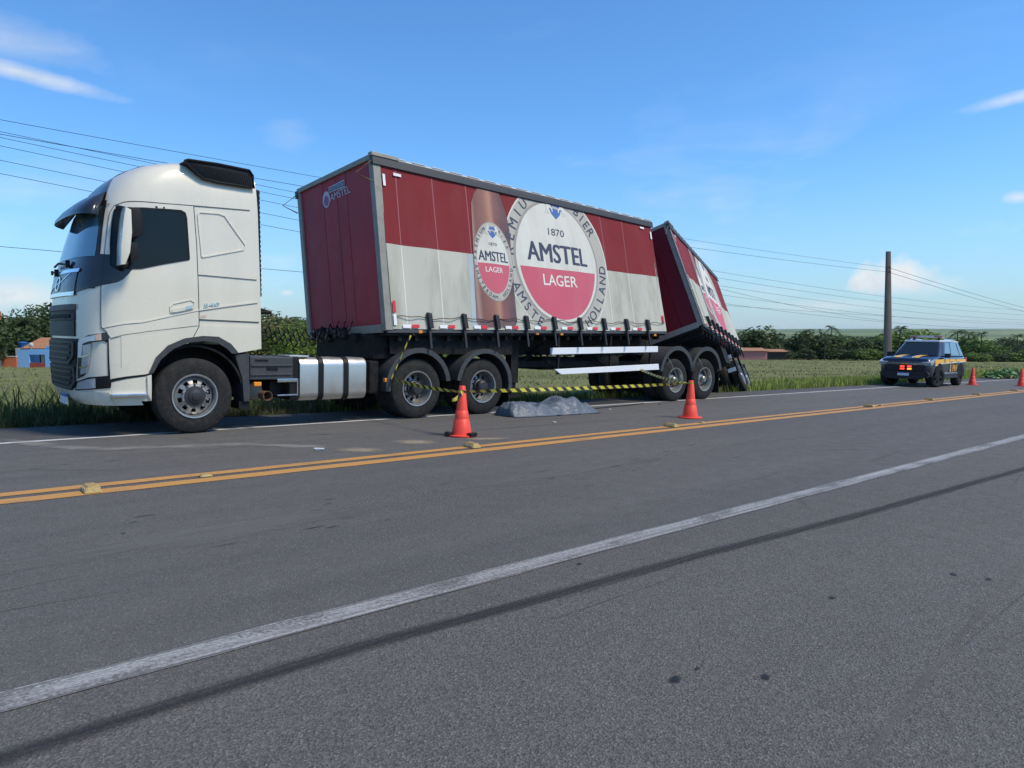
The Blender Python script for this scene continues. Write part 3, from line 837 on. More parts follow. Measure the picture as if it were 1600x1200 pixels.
# upper grille: recessed mesh with slats, then lower grille
gs = Z2(246, 300)[0]; gz0, gz1 = Z2(246, 350)[1], Z2(246, 150)[1]
front_band('upper_grille', gz0-.02, gz1, gs, gs, .006, m_black, .01)
n = 15
for i in range(n):
    z = gz0+(gz1-gz0-.10)*(i+.5)/n-.02
    if i == 10: continue
    front_band('grille_slat', z-.006, z+.010, gs-.02, gs-.02, .022, m_grey, .02, 1)
front_band('grille_slot', gz1-.175, gz1-.125, sm+.34, sm+.34, .034, m_chassis, .02, 1)
front_band('grille_top_edge', gz1-.07, gz1+.005, gs+.005, gs+.005, .026, m_grey, .03, 2)
ls = Z2(250, 600)[0]; lz0, lz1 = Z2(230, 738)[1], Z2(250, 375)[1]
poly = [(Z2(205, 742)[0], lz0), (Z2(248, 690)[0], lz0+.10), (ls+.03, lz0+.45), (Z2(255, 360)[0]+.02, lz1)]
far = [(2*smid(z)-s, z) for s, z in poly]
drape(TR, 'lower_grille', poly+far[::-1], cab, .016, m_black, .03, .07)
for zc in (lz0+.22, lz0+.55):
    for dz in (-.075, 0, .075):
        e = .06 if dz < 0 else 0
        front_band('lower_grille_bar', zc+dz-.011, zc+dz+.013, ls-.10-e, ls-.10-e, .030, m_grey, .02, 1)
    fr_ = [(ls-.02, zc+.14), (ls-.03, zc-.05), (ls-.13, zc-.13)]
    for sg in (0, 1):
        pl = [(s if not sg else 2*smid(z)-s, z) for s, z in fr_]
        drape_many(TR, 'lower_grille_frame', strip2(pl, .03), cab, .034, m_grey, .02, .07)
    front_band('lower_grille_frame', zc-.15, zc-.115, ls-.115, ls-.115, .034, m_grey, .02, 1)
    front_band('lower_grille_frame', zc+.125, zc+.15, ls-.02, ls-.02, .034, m_grey, .02, 1)
# headlamp: dark opening, L shaped running light, lamp blocks
both('headlamp_recess', PL(Z2, [(262, 640), (268, 440), (278, 380), (330, 352), (455, 335), (468, 370), (440, 388), (350, 400), (335, 480), (318, 600), (300, 620)]), .010, m_lensdark, .012)
m_drl = M('running_light_lens', (.62, .66, .70), .18, .3, var=.1, scale=9)
both('running_light', PL(Z2, [(272, 500), (272, 400), (292, 372), (415, 343), (418, 385), (345, 392), (300, 408), (290, 500)]), .028, m_drl, .02)
both('turn_lamp', PL(Z2, [(385, 350), (416, 343), (419, 384), (390, 388)]), .032, M('pale_amber_lens', (.75, .52, .38), .2, var=.1), .008)
for q in ([(300, 420), (350, 408), (345, 480), (298, 492)], [(296, 498), (344, 486), (334, 548), (290, 560)], [(288, 566), (332, 553), (322, 600), (284, 612)]):
    both('headlamp_lens', PL(Z2, q), .022, m_lens, .012)
both('headlamp_chrome', PL(Z2, [(292, 492), (346, 480), (345, 488), (291, 500)]), .03, m_chrome, .014)
both('headlamp_chrome', PL(Z2, [(282, 562), (336, 548), (334, 556), (281, 571)]), .03, m_chrome, .014)
# bumper corner, fog lamp, lower bumper
both('corner_gap', PL(Z2, [(418, 338), (445, 335), (462, 360), (474, 640), (482, 655), (476, 700), (464, 660), (456, 400), (420, 388)]), .009, m_black, .012)
both('fog_recess', PL(Z2, [(248, 715), (252, 660), (330, 630), (470, 618), (474, 700), (360, 710)]), .010, m_black, .012)
both('fog_lamp', PL(Z2, [(256, 708), (266, 664), (330, 642), (376, 636), (378, 700), (320, 706)]), .020, m_lens, .016)
both('tow_eye_cover', PL(Z2, [(424, 672), (446, 670), (446, 692), (424, 694)]), .014, m_chassis, .01)
front_band('bumper_lip', .425, .60, Z2(480, 760)[0], Z2(470, 715)[0], .02, m_white, .025, 3)
TR.part('number_plate', B().box(1.77, 1.79, .80, 1.20, .40, .50, .003), m_plate); TR.part('number_plate_band', B().box(1.77, 1.79, .80, 1.20, .501, .535, .003), m_blue)
# door with window, seams
door = PL(Z1, [(415, 1185), (415, 905), (440, 650), (458, 500), (470, 430), (500, 385), (560, 362), (600, 357), (800, 368), (1020, 385), (1040, 640), (1055, 1100)])+PL(Z2, [(1056, 205), (1056, 290), (700, 345), (480, 372), (455, 340)])
drape(TR, 'door', door, cab, .007, m_white, .02, .1)
dr = [c for c in TR.root.children if c.name.startswith('door')][-1]
gl = PL(Z1, [(478, 775), (474, 640), (484, 500), (500, 415), (530, 398), (620, 402), (800, 408), (935, 418), (962, 432), (972, 470), (990, 738), (800, 770), (640, 796), (520, 800)])
drape(TR, 'side_window', gl, cab, .011, m_glass, .006, .1)
rim_ = gl+[gl[0]]
drape_many(TR, 'window_seal', strip2(rim_, .02), cab, .016, m_black, .01, .1)
drape_many(TR, 'window_divider', strip2([Z1(600, 402), Z1(588, 798)], .035), cab, .017, m_black, .01, .1)
S = lambda f, pts, wd=.009: strip2(PL(f, pts), wd)
seams = S(Z1, [(415, 1185), (415, 905), (440, 650), (458, 500), (470, 430), (500, 385), (560, 362), (600, 357), (800, 368), (1020, 385), (1390, 416)])
seams += S(Z1, [(1020, 385), (1040, 640), (1056, 1100)])+S(Z2, [(1056, 205), (1056, 295), (1020, 362)])
seams += S(Z1, [(1050, 840), (1435, 874)])+S(Z2, [(1058, 250), (1450, 268)], .014)+S(Z2, [(415, 300), (455, 335)])
seams += S(Z1, [(395, 705), (430, 385), (470, 372)], .006)
drape_many(TR, 'panel_seams', seams, cab, .0095, m_seam, .004, .1)
drape_many(TR, 'door_crease', S(Z2, [(480, 372), (700, 330), (1050, 290)], .006), cab, .0095, m_grey, .004, .1)
# the rising crease along the door and rear panel: a shallow fold with its shadow edge painted in grey
cr = PL(Z2, [(425, 303), (620, 270), (860, 228), (1052, 188), (1250, 160), (1440, 136)])
lowr = PL(Z2, [(1440, 152), (1250, 184), (1052, 222), (860, 262), (620, 306), (450, 330)])
drape_many(TR, 'body_crease', strip2(cr, .016), cab, .014, m_white, .010, .1)
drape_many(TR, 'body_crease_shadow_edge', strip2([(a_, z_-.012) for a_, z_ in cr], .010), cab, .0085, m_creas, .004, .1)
# handle pocket, sleeper recess, lettering
hp = PL(Z1, [(868, 1090), (864, 1050), (885, 1030), (1000, 1005), (1024, 1020), (1022, 1055), (1008, 1070)])
drape_many(TR, 'handle_pocket', strip2(hp+[hp[0]], .012), cab, .018, m_white, .012, .1)
drape(TR, 'door_handle', PL(Z1, [(875, 1086), (880, 1066), (1000, 1044), (1018, 1040), (1015, 1062), (900, 1086)]), cab, .030, m_white, .02, .1)
drape(TR, 'key_lock', PL(Z1, [(962, 1068), (968, 1046), (1014, 1040), (1004, 1060)]), cab, .035, m_chrome, .01, .1)
rec = PL(Z1, [(1075, 722), (1048, 445), (1062, 428), (1185, 437), (1225, 452), (1300, 560), (1362, 645), (1350, 675), (1090, 722)])
drape_many(TR, 'sleeper_panel_edge', strip2(rec+[rec[0]], .016), cab, .012, m_white, .012, .1)
tx = fit_text('540', 0, 1, 0, 1, .02)
def quad_map(p00, p10, p11, p01):
    return lambda a, b: tuple(p00[i]*(1-a)*(1-b)+p10[i]*a*(1-b)+p11[i]*a*b+p01[i]*(1-a)*b for i in (0, 1))
q = quad_map(P(318.5, 480.5), P(343, 477.5), P(343, 472), P(318.5, 474.5))
drape_text(TR, 'badge_lettering', ([q(*v) for v in tx[0]], tx[1]), cab, .014, m_chrome, thick=.006)
qr = quad_map(P(312.5, 497), P(322, 496.5), P(322, 492.5), P(312.5, 493)); tx = fit_text('J36', 0, 1, 0, 1); drape_text(TR, 'fleet_number', ([qr(*v) for v in tx[0]], tx[1]), cab, .014, M('faded_red_lettering', (.55, .12, .12), .5, var=.1))
q = quad_map(P(346, 476), P(359, 474), P(359, 471.8), P(346, 473.6)); tx = fit_text('540', 0, 1, 0, 1, .02)
# roof side deflector grille (black mesh)
FD = lambda X, Y, v=.04: (lambda p: (p.x, p.z))(FU(60+X/4.2105, 230+Y/4.2105, v))
dfo = [(960, 90), (985, 82), (1180, 110), (1390, 153), (1412, 188), (1420, 268), (1370, 262), (1180, 232), (1085, 208), (1050, 182)]
dfl = TR.part('roof_deflector', B().prism([FD(*q) for q in dfo], .05, .50, bev=.012), m_black, True)
dfl2 = TR.part('roof_deflector', B().prism([FD(*q) for q in dfo], CABW-.50, CABW-.05, bev=.012), m_black, True)
for i in range(24):
    f = i/23; p0, p1 = FD(1000+f*385, 104+f*72), FD(1072+f*330, 196+f*56)
    TR.part('deflector_mesh_bar', B().tube([(p0[0], .048, p0[1]), (p1[0], .048, p1[1])], .008, 4), m_grille, parent=dfl).matrix_parent_inverse = Matrix()
rimp = [FD(*q) for q in dfo+[dfo[0]]]
TR.part('deflector_rim', B().tube([(a_, .042, z_) for a_, z_ in rimp], .017, 6), m_black, True)
for s, z in (Z1(772, 394), Z1(825, 398)): drape(TR, 'door_rivet', [(s+.012*math.cos(k), z+.012*math.sin(k)) for k in np.linspace(0, 6.28, 9)[:-1]], cab, .012, m_seam, .004, .1)
# mirrors
def mirror(side):
    yb = (lambda v: v) if side < 0 else (lambda v: CABW-v)
    c = FRI @ on_road(0, 0)
    b = B()
    # white shell seen edge-on, dark housing behind; stands 0.28 m out from the door
    d0 = FRI.to_3x3() @ ray_r(198, 360); o0 = FRI @ CR
    def at(px, py, v): dd = FRI.to_3x3() @ ray_r(px, py); k = (v-o0.y)/dd.y; return o0+dd*k
    v0 = -.30
    sh = [at(60+X/4.2105, 230+Y/4.2105, v0) for X, Y in ((575, 390), (612, 410), (618, 560), (605, 690), (575, 770), (543, 772), (545, 640), (560, 480))]
    b.prism([(p.x, p.z) for p in sh], v0, v0+.22, bev=.012)
    hd = [at(60+X/4.2105, 230+Y/4.2105, v0+.1) for X, Y in ((600, 405), (660, 405), (680, 440), (680, 575), (650, 598), (605, 595))]
    h = B().prism([(p.x, p.z) for p in hd], v0+.04, v0+.24, bev=.02)
    lo = [at(60+X/4.2105, 230+Y/4.2105, v0+.1) for X, Y in ((600, 625), (645, 630), (662, 700), (655, 740), (600, 760))]
    h2 = B().prism([(p.x, p.z) for p in lo], v0+.05, v0+.24, bev=.02)
    arm0 = B().tube([(sh[0].x+.05, v0+.12, sh[0].z-.02), (sh[0].x-.02, .0, sh[0].z+.02)], .035)
    arm = B().tube([(sh[4].x+.03, v0+.12, sh[4].z+.06), (sh[4].x+.02, .02, sh[4].z-.02)], .05)
    gl_ = at(60+630/4.2105, 230+765/4.2105, v0+.1)
    for bb, nm, mt in ((b, 'mirror_shell', m_white), (h, 'mirror_housing', m_black), (h2, 'wide_mirror_housing', m_black), (arm0, 'mirror_arm', m_black), (arm, 'mirror_arm', m_black)):
        if side > 0: bb.xf(lambda c: Vector((c.x, CABW-c.y, c.z))); bmesh.ops.reverse_faces(bb.bm, faces=bb.bm.faces[:])
        TR.part(nm, bb, mt, True)
mirror(-1); mirror(1)
# dark edge on the shell notch
# wipers
for wx, wy in ((110, 414), (93, 428)):
    for k in (0,):
        s, z_ = P(wx, wy); p = cab(s, z_, .03); q = cab(s-.30, z_+.02+.04*k, .05)
        TR.part('wiper', B().tube([p, (p+q)/2+Vector((-.03, 0, .03)), q], .016, 6).box(p.x-.03, p.x+.02, p.y-.03, p.y+.03, p.z-.04, p.z+.06, .01), m_black)
# steps
st = PL(Z2, [(472, 665), (735, 612), (740, 785), (498, 790), (472, 752)])
drape(TR, 'step_panel', st, cab, .004, m_white, .03, .12)
drape(TR, 'step_gap', PL(Z2, [(478, 655), (480, 640), (722, 606), (735, 612), (720, 618), (476, 662)]), cab, .010, m_black, .03, .12)
drape(TR, 'step_recess', PL(Z2, [(482, 672), (640, 640), (712, 622), (712, 735), (482, 740)]), cab, .006, m_white, .01, .12)
stp = [cab(*Z2(475, 748), .02), cab(*Z2(712, 736), .02)]
TR.part('step_tread', B().box(stp[0].x, stp[1].x, -.03, .12, stp[0].z-.025, stp[0].z+.02, .01), m_chrome)
rim_ = PL(Z2, [(712, 620), (740, 612), (740, 785), (716, 740)]); drape(TR, 'step_side_wall', rim_, cab, .03, m_white, .03, .12)
# rear mudguard of the front wheel
def FZ2(X, Y, v=0.): p = FU(60+X/4.2105, 440+Y/4.2105, v); return (p.x, p.z)
def FZ3(X, Y, v=0.): p = FU(370+X/5, 480+Y/5, v); return (p.x, p.z)
mg = [FZ2(*q) for q in ((1296, 482), (1390, 470), (1396, 790), (1356, 790), (1345, 640))]
TR.part('mudguard', B().prism(mg, .02, .42, bev=.01), m_grey)
fl = [FZ2(*q) for q in ((1330, 790), (1400, 790), (1408, 845), (1330, 840))]; TR.part('mud_flap', B().prism(fl, .06, .38), m_black)
for v in (.0, CABW-.3):
    pass
wheel(TR, (WC[0], .0, WC[1]), 'steer', -1); wheel(TR, (WC[0], CABW, WC[1]), 'steer', 1)
D1, D2 = 6.88, 8.36
for u in (D1, D2):
    wheel(TR, (u, .03, .522), 'drive', -1); wheel(TR, (u, CABW-.03, .522), 'drive', 1)
    for v in (.36, CABW-.65):
        t_ = B().lathe([(.29, 0), (.33, -.004), (.47, .0), (.51, .03), (.522, .05), (.522, .24), (.51, .26), (.47, .29), (.29, .29)], (u, v, .522), seg=40)
        TR.part('inner_tyre', t_, m_rubber, True)
    TR.part('axle', B().tube([(u, .3, .54), (u, 1.0, .54), (u, 1.25, .56), (u, 1.5, .54), (u, 2.2, .54)], [.09, .09, .22, .09, .09], 12), m_chassis, True)
# rear mudguards: arched strips, near and far
for u in (D1, D2):
    for v0, v1 in ((-.02, .62), (CABW-.62, CABW+.02)):
        a0, a1 = (8, 186) if u == D1 else (-12, 172)
        o_, i_ = arc(u, .56, .655, a0, a1, 16), arc(u, .56, .62, a1, a0, 16)
        TR.part('mudguard', B().prism(o_+i_, v0, v1), m_grey, True)
        lipo, lipi = arc(u, .56, .672, a0, a1, 16), arc(u, .56, .585, a1, a0, 16)
        TR.part('mudguard_lip', B().prism(lipo+lipi, v0-.02 if v0 < 1 else v1-.005, v0+.01 if v0 < 1 else v1+.02), m_grey, True)
fl = B().box(D2+.64, D2+.66, .02, .55, .10, .62); TR.part('mud_flap', fl, m_black)
TR.part('mud_flap', B().box(D2+.64, D2+.66, CABW-.55, CABW-.02, .10, .62), m_black)
# chassis rails and fifth wheel
for v in (.82, 1.60):
    TR.part('chassis_rail', B().box(2.7, 9.15, v, v+.08, .74, 1.02, .01), m_chassis)
for u in (4.4, 5.6, 6.3, 7.6, 9.0): TR.part('cross_member', B().box(u, u+.1, .90, 1.60, .78, .98), m_chassis)
TR.part('fifth_wheel', B().box(7.0, 8.1, .75, 1.75, 1.10, 1.20, .03).box(7.2, 7.9, .85, 1.65, .98, 1.12), m_chassis)
TR.part('engine_block', B().box(2.3, 4.0, .95, 1.55, .45, 1.0, .05), m_chassis)
TR.part('gearbox', B().box(4.0, 5.0, 1.0, 1.5, .40, .85, .06), m_chassis)
# battery box, tank, exhaust
bx = [FZ3(*q) for q in ((108, 385), (445, 390), (445, 565), (110, 568))]
bb = B().prism(bx, .03, .80, bev=.015); box_ = TR.part('battery_box', bb, m_grey)
for q in (((150, 408), (250, 410), (250, 420), (150, 418)), ((240, 470), (325, 472), (325, 492), (240, 490))):
    TR.part('recess', B().prism([FZ3(*p) for p in q], .018, .04), m_chassis, parent=None)
for Y in (450, 520):
    p0, p1 = FZ3(118, Y), FZ3(440, Y+4); TR.part('box_ridge', B().box(p0[0], p1[0], .012, .04, p1[1]-.012, p1[1]+.012, .004), m_grey)
o0, o1 = FZ3(134, 618), FZ3(192, 584); TR.part('side_marker', B().box(o0[0], o1[0], -.01, .05, o0[1], o1[1], .01), m_orange)
p0 = FZ3(165, 665); TR.part('silencer', B().lathe([(0, 0), (.12, .01), (.14, .04), (.14, .55), (.12, .6), (0, .6)], (p0[0]+.05, .25, p0[1]), seg=24), m_can, True)
p1, p2 = FZ3(165, 680), FZ3(235, 705)
TR.part('exhaust_pipe', B().lathe([(.06, 0), (.072, -.22), (.064, -.22), (.05, 0)], (p2[0]-.02, .14, p2[1]+.03), 'y', 20), m_rust, True)
sp = [FZ3(322, 560), FZ3(484, 690)]
TR.part('tank_step', B().box(sp[0][0], sp[1][0], .02, .3, sp[0][1]-.055, sp[0][1], .01), m_chrome)
TR.part('tank_step', B().box(sp[0][0], sp[1][0], .02, .3, sp[1][1]-.0, sp[1][1]+.022, .005), m_chrome)
TR.part('step_bracket', B().box(sp[1][0]-.02, sp[1][0], .02, .3, sp[1][1], sp[0][1]), m_chrome)
TR.part('step_back', B().box(sp[0][0], sp[1][0], .3, .34, sp[1][1], sp[0][1]), m_black)
a0, a1 = FZ3(498, 392), FZ3(1020, 730)
u0, u1, z0, z1 = a0[0], FZ3(1018, 500)[0], FZ3(700, 728)[1], FZ3(700, 394)[1]
def rrect(v0, v1, z0, z1, r, n=6):
    out = []
    for cx, cz, a in ((v1-r, z1-r, 0), (v0+r, z1-r, 90), (v0+r, z0+r, 180), (v1-r, z0+r, 270)):
        out += [(cx+r*math.cos(R(a+90*i/n)), cz+r*math.sin(R(a+90*i/n))) for i in range(n+1)]
    return out
tk = B().prism(rrect(.02, .72, z0, z1, .13), u0, u1, 'x', bev=.02); tank = TR.part('fuel_tank', tk, m_alu, True, angle=40)
for X in (662, 858):
    us = FZ3(X, 560)[0]; TR.part('tank_strap', B().prism(rrect(.005, .735, z0-.012, z1+.012, .135), us-.042, us+.042, 'x'), m_black, True, angle=40)
TR.part('tank_cap', B().lathe([(.07, 0), (.07, .04), (.0, .045)], (u0+.25, .3, z1-.005), 'z', 20), m_black, True)
uq = FZ3(452, 560); TR.part('tank_bracket', B().box(u0-.16, u0-.005, .04, .70, z0+.02, z1+.02, .03), m_black)
cr_ = B(); q0, q1 = FZ3(425, 392), FZ3(585, 405); cr_.box(q0[0], q0[0]+.32, .06, .5, z1+.0, z1+.03, .01); TR.part('tank_top_cover', cr_, m_alu)
mk = FZ3(1172, 568); TR.part('side_marker', B().box(mk[0]-.055, mk[0]+.05, -.03, .03, mk[1]-.035, mk[1]+.03, .01), m_orange)
TR.part('air_tank', B().lathe([(0, 0), (.13, .02), (.13, .8), (0, .82)], (FZ3(1090, 500)[0]-.08, .35, .72), 'y', 20), m_chassis, True)
TR.part('rear_box', B().box(u1+.12, D1-.72, .12, .75, .45, 1.0, .03), m_chassis)
# behind the cab: corrugated snorkel, bracket and coiled air lines
sn = B(); zz_ = np.arange(1.95, 3.5, .035)
prf = [(.055+.012*(i % 2), z) for i, z in enumerate(zz_)]
sn.lathe(prf, (0, 0, 0), 'z', 14)
sn.xf(lambda c: Vector((UR(c.z)+.022+c.x*.8, .14+c.y, c.z)))
TR.part('intake_hose', sn, m_black, True, angle=80)
TR.part('back_bracket', B().tube([(4.10, .3, 1.95), (4.18, .28, 1.78), (4.32, .26, 1.74)], .022).tube([(4.12, .3, 1.74), (4.36, .26, 1.73)], .03), m_black)
def coil(p, q, n, r, sag):
    pts = []; p, q = Vector(p), Vector(q)
    for i in range(n*14+1):
        f = i/(n*14); c = p.lerp(q, f)+Vector((0, 0, -sag*4*f*(1-f))); a = 2*math.pi*n*f
        pts.append(c+Vector((.05*math.sin(a)*.4, r*math.sin(a), r*math.cos(a))))
    return pts
for j in range(3):
    TR.part('air_line', B().tube(coil((4.12, .9+.22*j, 1.55+.07*j), (6.15, 1.0+.25*j, 1.60), 12, .065, .30-.05*j), .012, 6), m_black, True)
TR.part('cable_guide', B().box(4.08, 4.14, .85, 1.65, .9, 1.75), m_chassis)
# ================================================================== the trailers
m_maroon = M('faded_maroon_curtain', (.20, .026, .031), .7, spec=.12, var=.16, scale=1.1, dirt=(.22, .075, .075), dirt_amt=.30, streak=True, bump=.06, bscale=220)
m_curt = M('dirty_white_curtain', (.47, .465, .395), .6, spec=.3, var=.10, scale=.9, dirt=(.25, .24, .17), dirt_amt=.95, streak=True, bump=.06, bscale=220)
m_maroonl = M('pale_maroon_weld', (.30, .085, .09), .5, var=.1)
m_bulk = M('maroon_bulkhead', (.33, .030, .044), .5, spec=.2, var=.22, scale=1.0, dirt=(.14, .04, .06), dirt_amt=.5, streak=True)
m_bulk_shaded = M('shaded_maroon_bulkhead', (.15, .010, .020), .5, spec=.2, var=.15, scale=1.0)  # same maroon as the first bulkhead, with shade put into the colour
m_post = M('weathered_aluminium', (.25, .245, .215), .55, .15, var=.2, scale=3, dirt=(.12, .12, .08), dirt_amt=.5)
m_rail = M('dark_roof_rail', (.052, .052, .055), .55, .2, var=.2, scale=2)
m_roofs = M('pale_roof_sheet', (.55, .56, .55), .5, .1, var=.15, scale=2)
m_ringc = M('print_grey_beige', (.42, .40, .345), .6, var=.08, scale=1.5, dirt=(.26, .25, .2), dirt_amt=.35, streak=True)
m_ring2 = M('print_taupe', (.30, .27, .24), .6, var=.08, scale=1.5)
m_cream = M('print_cream_white', (.62, .61, .54), .6, var=.06, scale=1.2, dirt=(.36, .34, .28), dirt_amt=.5, streak=True)
m_pink = M('print_red', (.52, .085, .125), .55, var=.08, scale=.9, dirt=(.50, .20, .23), dirt_amt=.3, streak=True)
m_navy = M('print_navy', (.035, .045, .085), .6, var=.1)
m_prwhite = M('print_white', (.68, .66, .60), .6, var=.06)
m_shield = M('print_blue', (.05, .13, .36), .6, var=.1)
m_paleblue = M('print_pale_blue', (.36, .41, .43), .6, var=.12, scale=2)
m_red = M('red_reflective_tape', (.62, .03, .035), .35, var=.1, scale=20)
m_wtape = M('white_reflective_tape', (.75, .75, .74), .35, var=.05)
m_guard = M('white_side_guard', (.80, .82, .84), .35, var=.05, scale=4)
m_web = M('black_webbing', (.014, .014, .016), .6, var=.2, scale=30)
m_wire = M('rusty_wire', (.18, .13, .09), .7, .4, var=.3, scale=10)
def bottle_mat():
    m, t, p, out = nmat('print_bottle_glass')
    g = t.sep(t.add('ShaderNodeTexCoord').outputs['Generated']); o = t.add('ShaderNodeTexCoord').outputs['Object']
    col = t.ramp(g[0], [(0, (.17, .09, .075)), (.08, (.34, .22, .17)), (.17, (.16, .06, .045)), (.40, (.24, .10, .07)), (.54, (.42, .22, .13)), (.64, (.20, .075, .06)), (.84, (.085, .045, .05)), (1, (.05, .04, .05))])
    col = t.mix(t.rangemap(t.voro(o, 26), .05, .16, .5, 0), col, (.45, .33, .26))
    col = t.mix(t.rangemap(t.noise(o, 2.2, 5), .35, .7, 0, .35), col, (.27, .11, .10))
    t.put(p.inputs['Base Color'], col); p.inputs['Roughness'].default_value = .55
    return m
m_bottle = bottle_mat(); m_glow = M('print_amber_glow', (.34, .16, .11), .6, var=.3, scale=4); m_bbase = M('print_bottle_base', (.13, .075, .075), .6, var=.3, scale=4)
def ell(ca, cb, ha, hb, n=56, a0=0, a1=360): return [(ca+ha*math.cos(R(a0+(a1-a0)*i/n)), cb+hb*math.sin(R(a0+(a1-a0)*i/n))) for i in range(n+(0 if a1-a0 >= 360 else 1))]
def clip_b(poly, lo, hi):
    for lim, sg in ((lo, 1), (hi, -1)):
        out = []
        for (a, b), (c, d) in zip(poly, poly[1:]+poly[:1]):
            ina, inc = (b-lim)*sg >= 0, (d-lim)*sg >= 0
            if ina: out.append((a, b))
            if ina != inc: f = (lim-b)/(d-b); out.append((a+(c-a)*f, lim))
        poly = out
    return poly
def ring_text(T, name, s, ca, cb, ha, hb, a_from, a_to, size, surf, d, mat, parent, top=True, lo=0, hi=9):
    V, F = [], []
    n = len(s)
    for i, ch in enumerate(s):
        if ch == ' ': continue
        th = R(a_from+(a_to-a_from)*(i/(n-1)))
        x, y = ca+ha*math.cos(th), cb+hb*math.sin(th)
        tx, ty = -ha*math.sin(th), hb*math.cos(th); L_ = math.hypot(tx, ty); tx, ty = tx/L_, ty/L_
        if top: tx, ty = -tx, -ty
        nx, ny = -ty, tx
        vs, fs = text2d(ch, .0); cxm = (min(v[0] for v in vs)+max(v[0] for v in vs))/2
        pts = [(x+tx*(v[0]-cxm)*size+nx*(v[1]-.35)*size, y+ty*(v[0]-cxm)*size+ny*(v[1]-.35)*size) for v in vs]
        if min(p[1] for p in pts) < lo or max(p[1] for p in pts) > hi: continue
        F += [[j+len(V) for j in f] for f in fs]; V += pts
    drape_text(T, name, (V, F), surf, d, mat, parent)
def trailer_body(T, L, W, H, tri, full=True):
    """curtain-sided box; tri maps (length, across, up) into the trailer's frame"""
    def ripple(a): return .006*math.sin(a*8.1)+.004*math.sin(a*3.3+1)
    def surf(a, b, d=0.):
        sag_ = .016*math.cos((a-.82)*2*math.pi/(.772*L/7.75))*max(0, 1-b/(H*.75))**1.5+.010*math.sin(a*5.3+b*1.3)*math.sin(b*math.pi/H)
        return tri(a, -d-ripple(a)*min(1, b*2, (H-b)*2)-sag_-.026, b)
    def fsurf(a, b, d=0.): return tri(-d, W-a, b)             # bulkhead; a from the far side
    def bx(name, l0, l1, w0, w1, h0, h1, mat, bev=0., parent=None):
        return T.part(name, B().box(l0, l1, w0, w1, h0, h1, bev, f=lambda c: tri(*c)), mat, parent=parent)
    # frame
    bx('floor', .0, L, .03, W-.03, -.10, .0, m_chassis)
    for nm, w0, w1 in (('side_rail', -.02, .06), ('side_rail', W-.06, W+.02)): bx(nm, .0, L, w0, w1, -.055, .0, m_rail)
    for w0, w1 in ((-.02, .10), (W-.10, W+.02)):
        bx('corner_post', -.04, .07, w0, w1, -.02, H+.0, m_post, .008); bx('corner_post', L-.08, L+.0, w0, w1, .0, H, m_post, .008)
    bx('corner_post_cover', -.045, .10, -.035, -.02, -.01, H-.12, m_post, .004)
    bx('front_top_rail', -.05, .06, .0, W, H-.02, H+.07, m_post, .008); bx('front_bottom_rail', -.05, .05, .10, W-.10, -.05, .09, m_post, .008)
    bx('roof_rail', -.06, L+.05, -.06, .03, H-.12, H+.03, m_rail, .008); bx('roof_rail', -.06, L+.05, W-.03, W+.06, H-.12, H+.03, m_rail, .008)
    bx('roof_rail_end', -.08, .46, -.075, .04, H+.02, H+.085, m_post, .008)
    roof = bx('roof', -.02, L+.03, -.05, W+.05, H+.03, H+.055, m_roofs)
    for k in range(18):
        l = .5+(L-.6)*k/17; bx('roof_rivet_strip', l-.16, l+.12, -.062, -.01, H+.055, H+.068, m_roofs, parent=roof)
    bx('rear_wall', L-.05, L-.01, .08, W-.08, .0, H-.02, m_bulk)
    # bulkhead: upright boards
    n = 6; bm_ = m_bulk if full else m_bulk_shaded
    for i in range(n):
        a0 = .09+(W-.18)*i/n; a1 = .09+(W-.18)*(i+1)/n
        bx('bulkhead_board', -.005-.004*(i % 2), .03, W-a1+.003, W-a0-.003, .06, H-.02, bm_, .003)
    bx('bulkhead_seam', -.012, .0, W*.47-.006, W*.47+.006, .06, H-.03, m_seam)
    # curtain
    na, nb = int(L/.06), 16; b = B(); g = [[b.bm.verts.new(surf(L*i/na*1.0, .0+(H-.05)*j/nb)) for j in range(nb+1)] for i in range(na+1)]
    split = 1.45/2.9*H
    up = B(); gu = [[up.bm.verts.new(surf(.085+(L-.10)*i/na, split+(H-.06-split)*j/nb)) for j in range(nb+1)] for i in range(na+1)]
    lo = B(); gl2 = [[lo.bm.verts.new(surf(.085+(L-.10)*i/na, .005+(split-.005)*j/nb)) for j in range(nb+1)] for i in range(na+1)]
    b.bm.free()
    for bb, gg in ((up, gu), (lo, gl2)):
        for i in range(na):
            for j in range(nb): bb.bm.faces.new((gg[i][j], gg[i+1][j], gg[i+1][j+1], gg[i][j+1]))
    cu = T.part('curtain_upper', up, m_maroon, True); cl = T.part('curtain_lower', lo, m_curt, True)
    # far curtain
    fb = B(); pts = [tri(l, W+.012, h) for l, h in ((.06, 0), (L-.05, 0), (L-.05, H-.05), (.06, H-.05))]; fb.poly(pts, [(0, 1, 2, 3)]); T.part('far_curtain', fb, m_maroon)
    # printed bottle and oval
    k = H/2.9; hi = H-.13
    def sc(poly): return [(a, b*k) for a, b in poly]
    def pr(name, poly, d, mat, par=cl): return drape(T, name, clip_b(sc(poly), .03, hi), surf, d, mat, 0, .12, None, par)
    pr('printed_shadow', [(1.80, .06), (1.98, .06), (1.98, 1.44), (1.86, 1.44)], .0028, m_paleblue)
    ring_o = ell(4.30, 1.49, 1.49, 1.66)
    pr('printed_oval_edge', ell(4.30, 1.49, 1.52, 1.69), .0035, m_cream); pr('printed_oval_band', ring_o, .0048, m_ringc)
    pr('printed_oval_inner_band', ell(4.27, 1.49, 1.24, 1.36), .006, m_ring2); pr('printed_oval_white', ell(4.28, 1.49, 1.19, 1.31), .0075, m_cream)
